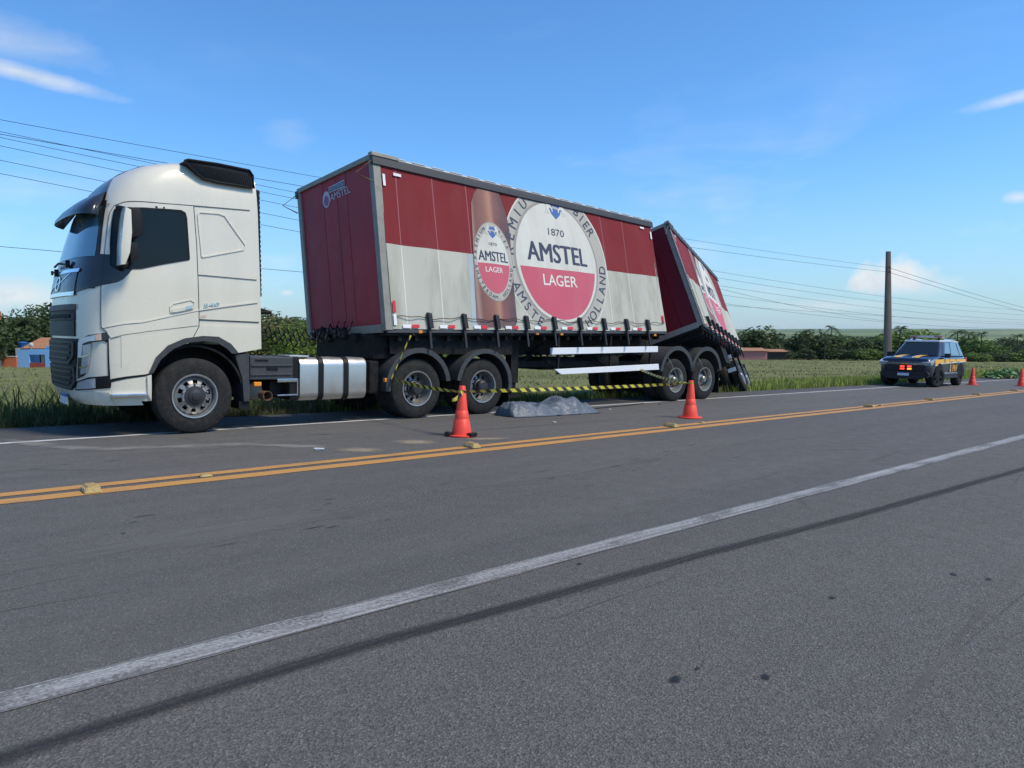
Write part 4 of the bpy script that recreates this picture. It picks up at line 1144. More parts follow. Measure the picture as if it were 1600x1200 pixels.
    red = clip_b(ell(4.285, 1.49, 1.125, 1.255), 0, 1.335); pr('printed_red_half', red, .009, m_pink)
    bt = [(1.93, .16), (1.97, .09), (2.05, .06), (2.80, .06), (2.89, .10), (2.93, .18), (2.95, .9), (2.975, 1.5), (2.985, 2.05), (2.95, 2.3), (2.88, 2.52), (2.80, 2.75), (2.74, 2.9), (2.30, 2.9), (2.24, 2.77), (2.12, 2.62), (2.05, 2.45), (2.03, 2.2), (2.01, 1.6), (1.97, .9)]
    pr('printed_bottle', bt, .0105, m_bottle)
    pr('printed_bottle_base', [(1.99, .07), (2.86, .07), (2.88, .20), (1.97, .20)], .0112, m_bbase)
    pr('printed_label_edge', ell(2.49, 1.345, .50, .79), .012, m_ring2); pr('printed_label_band', ell(2.49, 1.345, .485, .77), .0132, m_ringc); pr('printed_label', ell(2.475, 1.33, .41, .62), .0145, m_cream)
    pr('printed_label_red', clip_b(ell(2.475, 1.33, .405, .615), 0, 1.30), .0158, m_pink)
    def st(v): return ([(a, b*k) for a, b in v[0]], v[1])
    drape_text(T, 'printed_lettering', st(fit_text('AMSTEL', 3.40, 5.19, 1.475, 1.885, 0)), surf, .0115, m_navy, cl)
    drape_text(T, 'printed_lettering', st(fit_text('LAGER', 3.77, 4.77, .965, 1.21, .010)), surf, .0115, m_prwhite, cl)
    drape_text(T, 'printed_lettering', st(fit_text('1870', 4.07, 4.55, 2.08, 2.235, .0)), surf, .0115, m_navy, cl)
    drape_text(T, 'printed_lettering', st(fit_text('AMSTEL', 2.10, 2.85, 1.35, 1.545, 0)), surf, .018, m_navy, cl)
    drape_text(T, 'printed_lettering', st(fit_text('LAGER', 2.24, 2.69, 1.13, 1.235, .010)), surf, .018, m_prwhite, cl)
    drape_text(T, 'printed_lettering', st(fit_text('1870', 2.38, 2.59, 1.66, 1.72, .0)), surf, .018, m_navy, cl)
    drape_text(T, 'printed_lettering', st(fit_text('AMSTEL', 3.415, 5.205, 1.475, 1.885, 0)), surf, .0122, m_navy, cl); drape_text(T, 'printed_lettering', st(fit_text('AMSTEL', 2.11, 2.86, 1.35, 1.545, 0)), surf, .0187, m_navy, cl)
    drape_text(T, 'printed_lettering', st(fit_text('AMSTEL', 3.385, 5.175, 1.478, 1.888, 0)), surf, .0129, m_navy, cl)
    def crest(ca, cb, s, d):
        sh = [(ca-.5*s, cb+.5*s), (ca+.5*s, cb+.5*s), (ca+.5*s, cb+.05*s), (ca+.36*s, cb-.25*s), (ca, cb-.55*s), (ca-.36*s, cb-.25*s), (ca-.5*s, cb+.05*s)]
        pr('printed_shield', sh, d, m_shield)
        for g in (-1, 1):     # a beast rearing at each side, a ribbon across
            lion = [(.30, .45), (.46, .58), (.62, .55), (.60, .40), (.72, .30), (.80, .02), (.88, -.25), (.80, -.28), (.70, -.05), (.62, -.30), (.54, -.28), (.58, 0), (.50, .12), (.34, .05), (.30, -.12), (.22, -.10), (.24, .12), (.40, .25)]
            pr('printed_lion', [(ca+g*x*s, cb+y*s) for x, y in lion][::g], d+.0015, m_cream)
        pr('printed_ribbon', [(ca-.24*s, cb+.10*s), (ca+.24*s, cb+.06*s), (ca+.24*s, cb+.20*s), (ca-.24*s, cb+.24*s)], d+.002, m_ringc)
    crest(4.36, 2.66, .36, .0115); crest(2.50, 1.93, .22, .018)
    if full:
        ring_text(T, 'printed_lettering', 'PREMIUM', 4.29, 1.49, 1.36, 1.51, 186, 118, .30, surf, .0115, m_navy, cl, True, .0, H-.02)
        ring_text(T, 'printed_lettering', 'BIER', 4.29, 1.49, 1.36, 1.51, 56, 33, .30, surf, .0115, m_navy, cl, True, .0, H-.02)
        ring_text(T, 'printed_lettering', 'AMSTERDAM', 4.29, 1.49, 1.36, 1.51, 203, 275, .29, surf, .0115, m_navy, cl, False, .0, H)
        ring_text(T, 'printed_lettering', 'HOLLAND', 4.29, 1.49, 1.36, 1.51, 302, 358, .29, surf, .0115, m_navy, cl, False, .0, H)
        ring_text(T, 'printed_lettering', 'PREMIUM', 2.48, 1.34, .45, .70, 176, 116, .10, surf, .018, m_navy, cl, True)
        ring_text(T, 'printed_lettering', 'BIER', 2.48, 1.34, .45, .70, 62, 28, .10, surf, .018, m_navy, cl, True)
        ring_text(T, 'printed_lettering', 'AMSTERDAM, HOLLAND', 2.48, 1.34, .45, .70, 190, 350, .10, surf, .018, m_navy, cl, False)
    # welded seams of the curtain (stand slightly proud, also over the print)
    for i in range(9):
        a = .40+i*.775*L/7.75
        if 2.0 < a < 2.95: continue
        z0, z1 = .1, split-.01
        over = 2.85 < a < 5.7
        T.part('curtain_seam', (lambda bb: (bb.bm.free(), setattr(bb, 'bm', drape_bm([(a-.010, z0), (a+.010, z0), (a+.010, z1), (a-.010, z1)], [[0, 1, 2, 3]], surf, .0022, 0, .02, .1)))and bb)(B()), m_prwhite, False, cl)
        T.part('curtain_seam', (lambda bb: (bb.bm.free(), setattr(bb, 'bm', drape_bm([(a-.010, split), (a+.010, split), (a+.010, hi), (a-.010, hi)], [[0, 1, 2, 3]], surf, .0022, 0, .02, .1)))and bb)(B()), m_maroonl, False, cu)
    # tightening straps, bottom cord, reflective tape
    for i in range(9):
        a = .82+i*.772*L/7.75
        s_ = T.part('curtain_strap', B().box(a-.022, a+.022, -.075, -.04, -.33, .30, 0, f=lambda c: tri(*c)), m_web)
        T.part('strap_buckle', B().box(a-.042, a+.042, -.115, -.05, .02, .29, .012, f=lambda c: tri(c.x+(.02 if c.z < .1 else 0), c.y, c.z)), m_web, parent=s_)
        for nm, x0, x1, mt in (('red_tape', a-.34, a-.20, m_red), ('white_tape', a-.53, a-.36, m_wtape)):
            drape(T, nm, [(x0, .025), (x1, .025), (x1, .085), (x0, .085)], surf, .024, mt, 0, .3, None, cl)
    cord = [tri(.12+(L-.2)*i/120, -.055-.008*abs(math.sin(i*.4)), .205+.02*math.sin(i*.34)+.012*math.sin(i*.9)) for i in range(121)]
    T.part('bottom_cord', B().tube(cord, .007, 5), m_web)
    for a, h0 in ((.13, .28), (L-.10, .22)):
        drape(T, 'red_tape', [(a-.03, h0), (a+.03, h0), (a+.03, h0+.20), (a-.03, h0+.20)], surf, .024, m_red, 0, .3, None, cl)
    drape(T, 'white_tape', [(.10, .07), (.16, .07), (.16, .26), (.10, .26)], surf, .024, m_wtape, 0, .3, None, cl)
    for a, h0, w_, h_ in ((.14, H-.46, .05, .20), (.42, H-.25, .16, .05), (L-.08, H-.45, .05, .20), (L-.40, H-.22, .16, .05)):
        drape(T, 'white_tape', [(a-w_/2, h0), (a+w_/2, h0), (a+w_/2, h0+h_), (a-w_/2, h0+h_)], surf, .024, m_wtape, 0, .3, None, cu)
    # wire brackets at the top front corners
    for wv, sg in ((.0, -1), (W, 1)):
        T.part('wire_bracket', B().tube([tri(-.05, wv+.02*sg, H-.05), tri(-.33, wv+.05*sg-.12*(sg < 0)*-1, H-.30), tri(-.05, wv+.02*sg, H-.42)], .012, 6), m_wire)
    return surf, fsurf, bx

# ---- first trailer: leaning away, its body racked
KN = {(0, 0, 0): (6.25, .02, 1.53), (0, 0, 1): (6.25, .51, 4.43), (1, 0, 0): (14.0, .015, 1.70), (1, 0, 1): (14.0, .60, 4.33),
      (0, 1, 0): (6.15, 2.62, 1.40), (0, 1, 1): (6.15, 3.12, 4.19), (1, 1, 0): (14.0, 2.63, 1.58), (1, 1, 1): (14.0, 3.2, 4.14)}
L1, W1, H1 = 7.75, 2.62, 2.9
def tri1(l, w_, h):
    a, b, c = l/L1, w_/W1, h/H1; p = Vector((0, 0, 0))
    for (i, j, k), v in KN.items(): p += Vector(v)*((a if i else 1-a)*(b if j else 1-b)*(c if k else 1-c))
    return p
T1 = Thing('curtain_trailer', 'long front curtain-side trailer with large beer bottle print, coupled to the white truck', 'trailer', FR, (11.0, 1.25, 0), 'the two maroon and grey trailers')
surf1, fsurf1, bx1 = trailer_body(T1, L1, W1, H1, tri1)
# sign on the bulkhead
def FI(px, py):
    s = [1.3, 2.]
    for _ in range(25):
        q = proj_r(FR @ fsurf1(*s)); h = 1e-3; q1 = proj_r(FR @ fsurf1(s[0]+h, s[1])); q2 = proj_r(FR @ fsurf1(s[0], s[1]+h))
        a, b_, c, d = (q1[0]-q[0])/h, (q2[0]-q[0])/h, (q1[1]-q[1])/h, (q2[1]-q[1])/h; e = (px-q[0], py-q[1]); det = a*d-b_*c
        s[0] += (d*e[0]-b_*e[1])/det; s[1] += (-c*e[0]+a*e[1])/det
    return tuple(s)
Z8 = lambda X, Y: FI(490+X/20, 270+Y/20)
qm = quad_map(Z8(535, 905), Z8(1180, 610), Z8(1110, 385), Z8(545, 680)); tx = fit_text('AMSTEL', 0, 1, 0, 1, 0)
m_sign = M('sign_pale_lilac', (.42, .42, .50), .5, var=.1); m_signd = M('sign_dark_blue', (.03, .05, .11), .5, var=.1)
drape_text(T1, 'bulkhead_lettering', ([qm(*v) for v in tx[0]], tx[1]), fsurf1, .014, m_sign)
c0 = Z8(420, 840); drape(T1, 'round_emblem', ell(c0[0], c0[1], .13, .155, 24), fsurf1, .014, m_sign, 0, .2)
drape(T1, 'round_emblem_centre', ell(c0[0], c0[1]-.03, .085, .10, 20), fsurf1, .017, M('emblem_plum', (.20, .06, .14), .5, var=.05), 0, .2)
bp = [Z8(500, 640), Z8(985, 440), Z8(975, 215), Z8(490, 460)]; drape(T1, 'small_sign', bp, fsurf1, .014, m_sign, 0, .2)
ins = quad_map(*bp); drape(T1, 'small_sign_panel', [ins(.03, .14), ins(.97, .14), ins(.97, .84), ins(.03, .84)], fsurf1, .016, m_signd, 0, .2)
tx = fit_text('INVESTIDOR', .06, .94, .26, .70, .01)
drape_text(T1, 'small_sign_lettering', ([ins(*v) for v in tx[0]], tx[1]), fsurf1, .019, m_sign)
# hanging junk at the bottom of the bulkhead
for i in range(9):
    w_ = 1.15+.13*i+random.uniform(-.03, .03)
    T1.part('loose_connector', B().box(-.14, -.03, w_, w_+.10, -.06+random.uniform(-.05, .05), .10+random.uniform(-.05, .05), .02, f=lambda c: tri1(*c)), m_web if i < 4 else m_chassis)
# under-frame (kept square to the axles)
for v in (.72, 1.70):
    T1.part('main_beam', B().prism([(6.05, 1.46), (6.05, 1.30), (8.9, 1.27), (9.5, 1.10), (14.2, 1.12), (14.6, 1.02), (16.4, 1.0), (16.4, 1.14), (14.5, 1.16), (14.0, 1.62)], v, v+.16), m_chassis)
for i in range(22):
    u = 6.5+i*.345; a = (u-6.25)/7.75
    T1.part('cross_bearer', B().box(u, u+.07, .06, 2.56, 1.40+.17*a-.06, 1.50+.17*a-.08), m_chassis)
for u in (6.7, 8.0): T1.part('king_pin_plate', B().box(u, u+.9, .6, 1.9, 1.20, 1.30), m_chassis)
T1.part('headboard_frame', B().box(6.12, 6.5, .25, 2.3, 1.02, 1.44, .03), m_chassis)
T1.part('side_valance', B().box(6.4, 9.2, .16, .20, 1.12, 1.50), m_chassis)
for v in (.30, 2.05):
    T1.part('landing_leg', B().box(9.30, 9.50, v, v+.18, .55, 1.60, .01).box(9.34, 9.46, v+.03, v+.15, .30, .56), m_chassis)
    T1.part('landing_foot', B().box(9.24, 9.56, v-.02, v+.20, .26, .31), m_chassis)
T1.part('landing_brace', B().tube([(9.45, .5, .75), (10.6, .75, 1.35)], .035), m_chassis); T1.part('landing_brace', B().tube([(9.4, .45, .7), (9.4, 2.1, 1.3)], .03), m_chassis)
T1.part('landing_brace', B().tube([(9.35, .40, 1.2), (8.6, .5, 1.5)], .035), m_chassis)
def FB(px, py, v=0.): p = FU(px, py, v); return p.x, p.z
for (a, bq, c, d) in (((861, 543.5), (1027, 541), (1027, 550), (861, 554)), ((866, 577), (1028, 568.5), (1029, 577.5), (876, 585))):
    pts = [FB(*q) for q in (a, bq, c, d)]; T1.part('side_guard_rail', B().prism(pts, -.02, .03, bev=.006), m_guard)
for u in (10.35, 12.0, 13.45): T1.part('guard_post', B().box(u, u+.05, .03, .07, .72, 1.55), m_chassis); T1.part('guard_stay', B().tube([(u+.02, .05, .8), (u+.02, .75, 1.2)], .02), m_chassis)
T1.part('low_beam', B().box(9.6, 14.2, .50, .58, .86, .98), m_chassis)
T1.part('battery_tray', B().box(10.6, 12.0, .75, 1.55, .78, 1.05, .03), m_chassis)
sp_ = B().lathe([(.29, .10), (.31, .02), (.40, .0), (.49, .02), (.52, .07), (.52, .22), (.49, .27), (.40, .29), (.31, .27), (.29, .2)], (12.45, .82, .86), 'z', 40)
T1.part('spare_tyre', sp_, m_rubber, True); T1.part('spare_rim', B().lathe([(.29, .1), (.25, .12), (.12, .08), (.1, .03), (0, .03)], (12.45, .82, .86), 'z', 30), m_rim, True)
T1.part('spare_cradle', B().box(11.9, 13.1, .45, 1.2, .80, .86), m_chassis)
R1, R2 = 14.50, 15.78
for u in (R1, R2):
    wheel(T1, (u, .03, .522), 'trailer', -1); wheel(T1, (u, 2.47, .522), 'trailer', 1)
    for v in (.37, 1.84): T1.part('inner_tyre', B().lathe([(.29, 0), (.33, -.004), (.47, .0), (.51, .03), (.522, .05), (.522, .24), (.51, .26), (.47, .29), (.29, .29)], (u, v, .522), seg=40), m_rubber, True)
    T1.part('axle', B().tube([(u, .2, .522), (u, 2.3, .522)], .07, 12), m_chassis, True)
    for v0, v1 in ((.0, .66), (1.84, 2.5)):
        o_, i_ = arc(u, .66, .68, 10, 170, 16), arc(u, .66, .645, 170, 10, 16); T1.part('mudguard', B().prism(o_+i_, v0, v1), m_grey, True)
        o_, i_ = arc(u, .66, .70, 8, 172, 16), arc(u, .66, .60, 172, 8, 16); T1.part('mudguard_lip', B().prism(o_+i_, v0-.02 if v0 < 1 else v1, v0+.005 if v0 < 1 else v1+.02), m_grey, True)
    T1.part('air_hose', B().tube([(u-.42, .02, 1.13), (u-.30, -.03, .95), (u-.06, -.05, .62), (u, -.03, .53)], .009, 6), m_rimlip)
T1.part('coupling_plate', B().box(14.7, 15.9, .7, 1.9, 1.16, 1.24, .03), m_chassis)
T1.part('mud_flap', B().box(R2+.68, R2+.70, .05, .6, .15, .68), m_black)
for px, py in ((655.5, 518.5), (838, 521), (876, 522), (1022, 523.5)):
    p = FB(px, py, .03); T1.part('side_marker', B().box(p[0]-.04, p[0]+.04, -.01, .06, p[1]-.025, p[1]+.025, .008), m_orange)
for px in (642, 748, 797, 920): p = FB(px, 521, .05); T1.part('rope_hook', B().tube([(p[0], .05, p[1]+.10), (p[0]+.02, .03, p[1]), (p[0]+.06, .03, p[1]-.03)], .014, 6), m_wire)

# ---- second trailer: jack-knifed, tipped over towards the ditch
ca_ = (-0.380, 0.087, 0.410)
FR2 = Matrix.Translation((15.13, 10.10, 1.915)) @ Matrix.Rotation(ca_[2], 4, 'Z') @ Matrix.Rotation(ca_[1], 4, 'Y') @ Matrix.Rotation(ca_[0], 4, 'X')
T2 = Thing('curtain_trailer', 'rear curtain-side trailer with shade-darkened maroon front, tipped over and jackknifed towards the ditch', 'trailer', FR2, (3.8, 1.3, -1.5), 'the two maroon and grey trailers')
tri2 = lambda l, w_, h: Vector((l, w_, h))
L2, W2, H2 = 7.7, 2.6, 2.71
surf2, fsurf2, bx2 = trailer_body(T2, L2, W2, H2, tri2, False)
for i in range(14): T2.part('cross_bearer', B().box(.2+i*.53, .28+i*.53, .08, 2.52, -.22, -.10), m_chassis)
for v in (.75, 1.72): T2.part('main_beam', B().prism([(.4, -.12), (.4, -.30), (2.2, -.32), (2.9, -.55), (7.6, -.55), (7.6, -.12)], v, v+.14), m_chassis)
for x in (5.4, 6.68):
    wheel(T2, (x, .04, -1.0), 'trailer', -1); wheel(T2, (x, 2.56, -1.0), 'trailer', 1)
    for v in (.38, 1.93): T2.part('inner_tyre', B().lathe([(.29, 0), (.33, -.004), (.47, .0), (.51, .03), (.522, .05), (.522, .24), (.51, .26), (.47, .29), (.29, .29)], (x, v, -1.0), seg=40), m_rubber, True)
    T2.part('axle', B().tube([(x, .2, -1.0), (x, 2.4, -1.0)], .07, 12), m_chassis, True)
    T2.part('spring', B().prism([(x-.5, -.66), (x, -.86), (x+.5, -.66), (x+.5, -.60), (x, -.78), (x-.5, -.60)], .74, .84), m_chassis)
for x in (4.55, 6.05): T2.part('guard_post', B().box(x, x+.06, .02, .08, -1.0, -.1), m_chassis)
for z in (-.45, -.85): T2.part('reflector_plate', B().box(4.45, 4.47, .06, .30, z-.06, z+.06), m_wtape)
T2.part('mud_flap', B().box(7.32, 7.34, .04, .66, -1.3, -.5), m_black)
T2.part('rear_bumper', B().box(7.55, 7.65, .05, 2.5, -.95, -.80, .01), m_chassis); T2.part('bumper_post', B().box(7.5, 7.6, .7, .8, -.9, -.5), m_chassis); T2.part('bumper_post', B().box(7.5, 7.6, 1.75, 1.85, -.9, -.5), m_chassis)
T2.part('white_tape', B().box(7.53, 7.55, .1, .5, -.93, -.83), m_wtape)
T2.part('landing_leg', B().box(2.6, 2.75, .35, .5, -.95, -.2), m_chassis); T2.part('landing_leg', B().box(2.6, 2.75, 2.1, 2.25, -.95, -.2), m_chassis)
T2.part('tool_box', B().box(3.2, 4.2, .12, .6, -.72, -.2, .02), m_chassis)
for x in (2.9, 3.6): T2.part('side_marker', B().box(x, x+.09, -.01, .05, -.20, -.13, .008), m_red)
for x in (3.0, 4.3): T2.part('brake_chamber', B().lathe([(0, 0), (.09, .01), (.09, .16), (0, .17)], (x, .25, -.55), 'y', 16), M('brake_chamber_grey', (.2, .19, .19), .5, var=.2), True)
# ================================================================== police car
m_carblue = M('police_dark_blue', (.006, .010, .028), .25, spec=.5, coat=.6, var=.05, scale=3)
m_carwhite = M('police_white_roof', (.72, .74, .76), .3, coat=.6, var=.04, scale=3)
m_caryel = M('police_yellow', (.78, .40, .03), .4, var=.06, scale=8)
m_carwst = M('police_white_stripe', (.7, .7, .68), .4, var=.05)
m_carglass = glass_mat('car_window_glass', (.012, .018, .022), 1.45)
m_carside = glass_mat('car_side_window_glass', (.10, .16, .20), 2.2)  # pale blue base paints the reflected sky into the side windows
m_carblk = M('car_black_plastic', (.012, .012, .014), .55, var=.2, scale=10)
def emit(name, col, s):
    m, t, p, out = nmat(name); p.inputs['Base Color'].default_value = (*col, 1); p.inputs['Emission Color'].default_value = (*col, 1); p.inputs['Emission Strength'].default_value = s*.5
    return m
m_eled = emit('red_strobe', (1, .05, .03), 5.); m_eamb = emit('amber_strobe', (1, .33, .03), 4.)
FC = Matrix.Translation((29.20, 10.42, 0)) @ Matrix.Rotation(R(2.5), 4, 'Z')
PC = Thing('police_car', 'dark blue police car with yellow stripes and lit red grille lights parked facing the trailers', 'car', FC, (2.4, 0, 0))
ST = [(0.0, .76, .44, .96), (.04, .85, .40, 1.05), (.13, .90, .36, 1.10), (.40, .93, .34, 1.15), (.80, .945, .34, 1.18), (1.35, .95, .34, 1.20), (2.0, .95, .34, 1.21), (3.2, .95, .34, 1.22), (4.2, .945, .36, 1.23), (4.6, .92, .40, 1.22), (4.78, .88, .46, 1.20), (4.85, .80, .50, 1.12)]
b = B(); rings = []
for x, w_, zl, zt in ST:
    half = [(.0, zl), (w_*.88, zl), (w_*.985, zl+.10), (w_, zl+.30), (w_*.995, zt-.22), (w_*.965, zt-.07), (w_*.88, zt-.012), (w_*.6, zt+.012), (0, zt+.02)]
    ring = [(y, z) for y, z in half]+[(-y, z) for y, z in half[-2:0:-1]]
    rings.append([b.bm.verts.new((x, y, z)) for y, z in ring])
for a, c in zip(rings, rings[1:]):
    for i in range(len(a)): b.bm.faces.new((a[i], a[(i+1) % len(a)], c[(i+1) % len(a)], c[i]))
b.bm.faces.new(rings[0]); b.bm.faces.new(rings[-1][::-1])
bmesh.ops.recalc_face_normals(b.bm, faces=b.bm.faces[:])
cb = PC.part('body', b, m_carblue, True, angle=80); sm_ = cb.modifiers.new('round', 'SUBSURF'); sm_.levels = 2; sm_.render_levels = 2
# cabin: base and roof outlines with tumblehome
base = [(1.22, .80), (1.55, .89), (3.0, .90), (4.3, .89), (4.74, .80)]; top = [(2.02, .60), (2.22, .68), (3.1, .70), (4.15, .68), (4.40, .60)]
zb = [1.17, 1.19, 1.20, 1.21, 1.20]; zt_ = [1.74, 1.785, 1.83, 1.80, 1.73]
b = B(); lo_ = [(x, -y, z) for (x, y), z in zip(base, zb)]+[(x, y, z) for (x, y), z in list(zip(base, zb))[::-1]]; hi_ = [(x, -y, z) for (x, y), z in zip(top, zt_)]+[(x, y, z) for (x, y), z in list(zip(top, zt_))[::-1]]
n = len(lo_); v0 = [b.bm.verts.new(p) for p in lo_]; v1 = [b.bm.verts.new(p) for p in hi_]
for i in range(n): b.bm.faces.new((v0[i], v0[(i+1) % n], v1[(i+1) % n], v1[i]))
b.bm.faces.new(v1)
bmesh.ops.recalc_face_normals(b.bm, faces=b.bm.faces[:]); bmesh.ops.bevel(b.bm, geom=[e for e in b.bm.edges if not e.is_boundary], offset=.05, segments=3, affect='EDGES', profile=.5); PC.part('cabin', b, m_carblue, True, angle=60)
b = B(); rt = [(1.98, .60), (2.10, .69), (3.1, .72), (4.2, .70), (4.48, .60)]; pts = [(x, -y) for x, y in rt]+[(x, y) for x, y in rt[::-1]]
b.prism(pts, 1.765, 1.84, 'z', bev=.02)
for v in b.bm.verts: v.co.z += .03-.045*((v.co.x-3.1)/1.2)**2-.03*(v.co.y/.7)**2
PC.part('roof', b, m_carwhite, True)
def lerp3(a, b_, f): return Vector(a).lerp(Vector(b_), f)
def panel(name, q, mat, off=.008, parent=None):
    q = [Vector(p) for p in q]; nrm = (q[1]-q[0]).cross(q[3]-q[0]).normalized()
    c = sum(q, Vector())/4; 
    if nrm.dot(c-Vector((2.9, 0, 1.3))) < 0: nrm = -nrm
    bb = B(); bb.poly([p+nrm*off for p in q]+[p-nrm*.01 for p in q], [(0, 1, 2, 3), (0, 4, 5, 1), (1, 5, 6, 2), (2, 6, 7, 3), (3, 7, 4, 0)]); bmesh.ops.recalc_face_normals(bb.bm, faces=bb.bm.faces[:])
    return PC.part(name, bb, mat, parent=parent)
# windscreen
W0, W1_ = lerp3(lo_[0], hi_[0], .08), lerp3(lo_[0], hi_[0], .93)
def mir(p): return Vector((p[0], -p[1], p[2]))
ins_ = lambda p, k: Vector((p[0], p[1]*k, p[2]))
panel('windscreen', [ins_(W0, .94), ins_(mir(W0), .94), ins_(mir(W1_), .93), ins_(W1_, .93)], m_carglass, .012)
for sg in (1, -1):
    side_lo, side_hi = (lo_[:5], hi_[:5]); S_ = lambda p: Vector((p[0], p[1]*sg, p[2]))
    def sw(f0, f1, k0, k1):
        def on(f, k):
            i = min(int(f), 3); a = lerp3(side_lo[i], side_lo[i+1], f-i); c = lerp3(side_hi[i], side_hi[i+1], f-i); return S_(lerp3(a, c, k))
        return [on(f0, k0), on(f1, k0), on(f1-.04, k1), on(f0+.06, k1)]
    for f0, f1 in ((1.06, 1.62), (1.70, 2.55), (2.62, 2.98), (3.06, 3.85)):
        panel('side_window', sw(f0, f1, .08, .86), m_carside, .010)
    # wheels and arches
    for x in (.93, 3.775):
        a_ = B(); a_.lathe([(.0, 0), (.46, 0), (.50, .0), (.51, .01*sg)], (x, sg*-.956, .42), seg=28, sweep=190, start=-5); PC.part('wheel_arch', a_, m_chassis)
    for x in (.93, 3.775):
        steer = R(24) if x < 2 else 0
        ctr = Vector((x, sg*-.80, .385)); rot = Matrix.Translation(ctr) @ Matrix.Rotation(-steer, 4, 'Z')
        k = -sg
        t_ = B().lathe([(.24, .10*k), (.27, .135*k), (.33, .145*k), (.365, .13*k), (.385, .10*k), (.385, -.10*k), (.365, -.13*k), (.27, -.14*k)], (0, 0, 0), seg=36); t_.xf(lambda c: rot @ c)
        ty = PC.part('wheel', t_, m_rubber, True)
        r_ = B()
        for j in range(6):
            a0 = 2*math.pi*j/6
            pts = [(.05*math.cos(a0-.6), .05*math.sin(a0-.6)), (.235*math.cos(a0-.16), .235*math.sin(a0-.16)), (.235*math.cos(a0+.16), .235*math.sin(a0+.16)), (.05*math.cos(a0+.6), .05*math.sin(a0+.6))]
            r_.prism(pts, .09*k, .11*k)
        r_.lathe([(.245, .115*k), (.225, .12*k), (.225, .05*k)], (0, 0, 0), seg=30).lathe([(.06, .10*k), (.05, .125*k), (0, .128*k)], (0, 0, 0), seg=14); r_.xf(lambda c: rot @ c)
        PC.part('rim', r_, m_hub, True, ty)
        d_ = B().disc((0, 0, 0), .235, seg=24, t=.05*k); d_.xf(lambda c: rot @ c); PC.part('brake_disc', d_, m_carblk, False, ty)
    # mirror, side step, door handles, yellow band
    PC.part('lower_cladding', B().box(1.40, 3.30, sg*-.968, sg*-.90, .33, .49, .02), m_carblk)
    PC.part('door_mirror', B().box(1.52, 1.70, sg*-1.12, sg*-.92, 1.13, 1.30, .03), m_carblk, True)
    PC.part('side_step', B().box(1.45, 3.25, sg*-1.0, sg*-.86, .33, .40, .02), m_carblk); PC.part('side_moulding', B().box(1.40, 3.30, sg*-.965, sg*-.93, .50, .545, .008), m_chrome)
    for x in (2.35, 3.25): PC.part('door_handle', B().box(x, x+.17, sg*-.985, sg*-.94, .98, 1.01, .008), m_chrome)
    yb = B(); xs = np.linspace(.42, 4.55, 22); zz0 = lambda x: .90+.02*x-.06*(x < .8); zz1 = lambda x: min(1.06+.01*x, 1.08)
    lo2 = [(x, -sg*(np.interp(x, [s[0] for s in ST], [s[1] for s in ST])+.006), zz0(x)) for x in xs]; hi2 = [(x, -sg*(np.interp(x, [s[0] for s in ST], [s[1] for s in ST])*.985+.008), min(zz1(x), np.interp(x, [s[0] for s in ST], [s[3] for s in ST])-.07)) for x in xs]
    yb.poly(lo2+hi2, [(i, i+1, i+1+len(xs), i+len(xs)) for i in range(len(xs)-1)]); PC.part('yellow_side_band', yb, m_caryel)
    wb = B(); wb.poly([(x, y, z-.03) for x, y, z in lo2]+lo2, [(i, i+1, i+1+len(xs), i+len(xs)) for i in range(len(xs)-1)]); PC.part('white_side_line', wb, m_carwst)
    for x in (2.18, 3.05):
        PC.part('door_gap', B().box(x, x+.012, sg*-.9565, sg*-.94, .48, 1.10), m_seam)
    PC.part('headlamp', B().prism([(.0, .84), (.20, .87), (.50, .98), (.64, 1.07), (.36, 1.06), (.08, 1.0), (.0, .95)], -sg*.60, -sg*.915, bev=.012), m_lens)
    PC.part('fog_lamp', B().lathe([(0, -.02), (.055, -.02), (.06, .05)], (.045, -sg*.72, .58), 'x', 16), m_lens)
    PC.part('tail_lamp', B().box(4.55, 4.76, -sg*.915, -sg*.80, .95, 1.15, .02), m_red)
    # hood stripes
    hs = B(); xs = [.14, .22, .40, .6, .8, 1.05, 1.30]; zt2 = lambda x: np.interp(x, [s[0] for s in ST], [s[3] for s in ST])+.024-.05*max(0, .22-x)
    for nm, y0, y1, mt in (('hood_stripe', .26, .44, m_caryel), ('hood_stripe_edge', .19, .235, m_carwst)):
        hs = B(); hs.poly([(x, -sg*y0, zt2(x)) for x in xs]+[(x, -sg*y1, zt2(x)-.001) for x in xs], [(i, i+1, i+1+len(xs), i+len(xs)) for i in range(len(xs)-1)]); PC.part(nm, hs, mt)
# front: chrome bar, grille, bumper, plate, strobes
PC.part('chrome_bar', B().prism([(-.64, .85), (.64, .85), (.70, .94), (.3, .91), (-.3, .91), (-.70, .94)], -.05, .10, 'x', bev=.008), m_chrome)
PC.part('badge', B().box(-.07, .0, -.11, .11, .85, .91, .01), M('gold_badge', (.6, .42, .12), .3, .7, var=.1))
PC.part('grille', B().box(-.03, .10, -.62, .62, .60, .845, .02), m_carblk)
for z in (.65, .72, .79): PC.part('grille_bar', B().box(-.045, .0, -.55, .55, z-.008, z+.008), m_carblk)
PC.part('front_bumper', B().prism([(-.80, .36), (.80, .36), (.86, .50), (.80, .62), (.60, .60), (-.60, .60), (-.80, .62), (-.86, .50)], -.045, .20, 'x', bev=.03), m_carblk)
PC.part('bull_bar', B().prism([(-.62, .30), (.62, .30), (.70, .42), (-.70, .42)], -.10, .05, 'x', bev=.02), m_carblk)
PC.part('number_plate', B().box(-.125, -.10, -.20, .20, .43, .555, .004), m_plate); PC.part('number_plate_band', B().box(-.128, -.124, -.20, .20, .525, .556), m_blue)
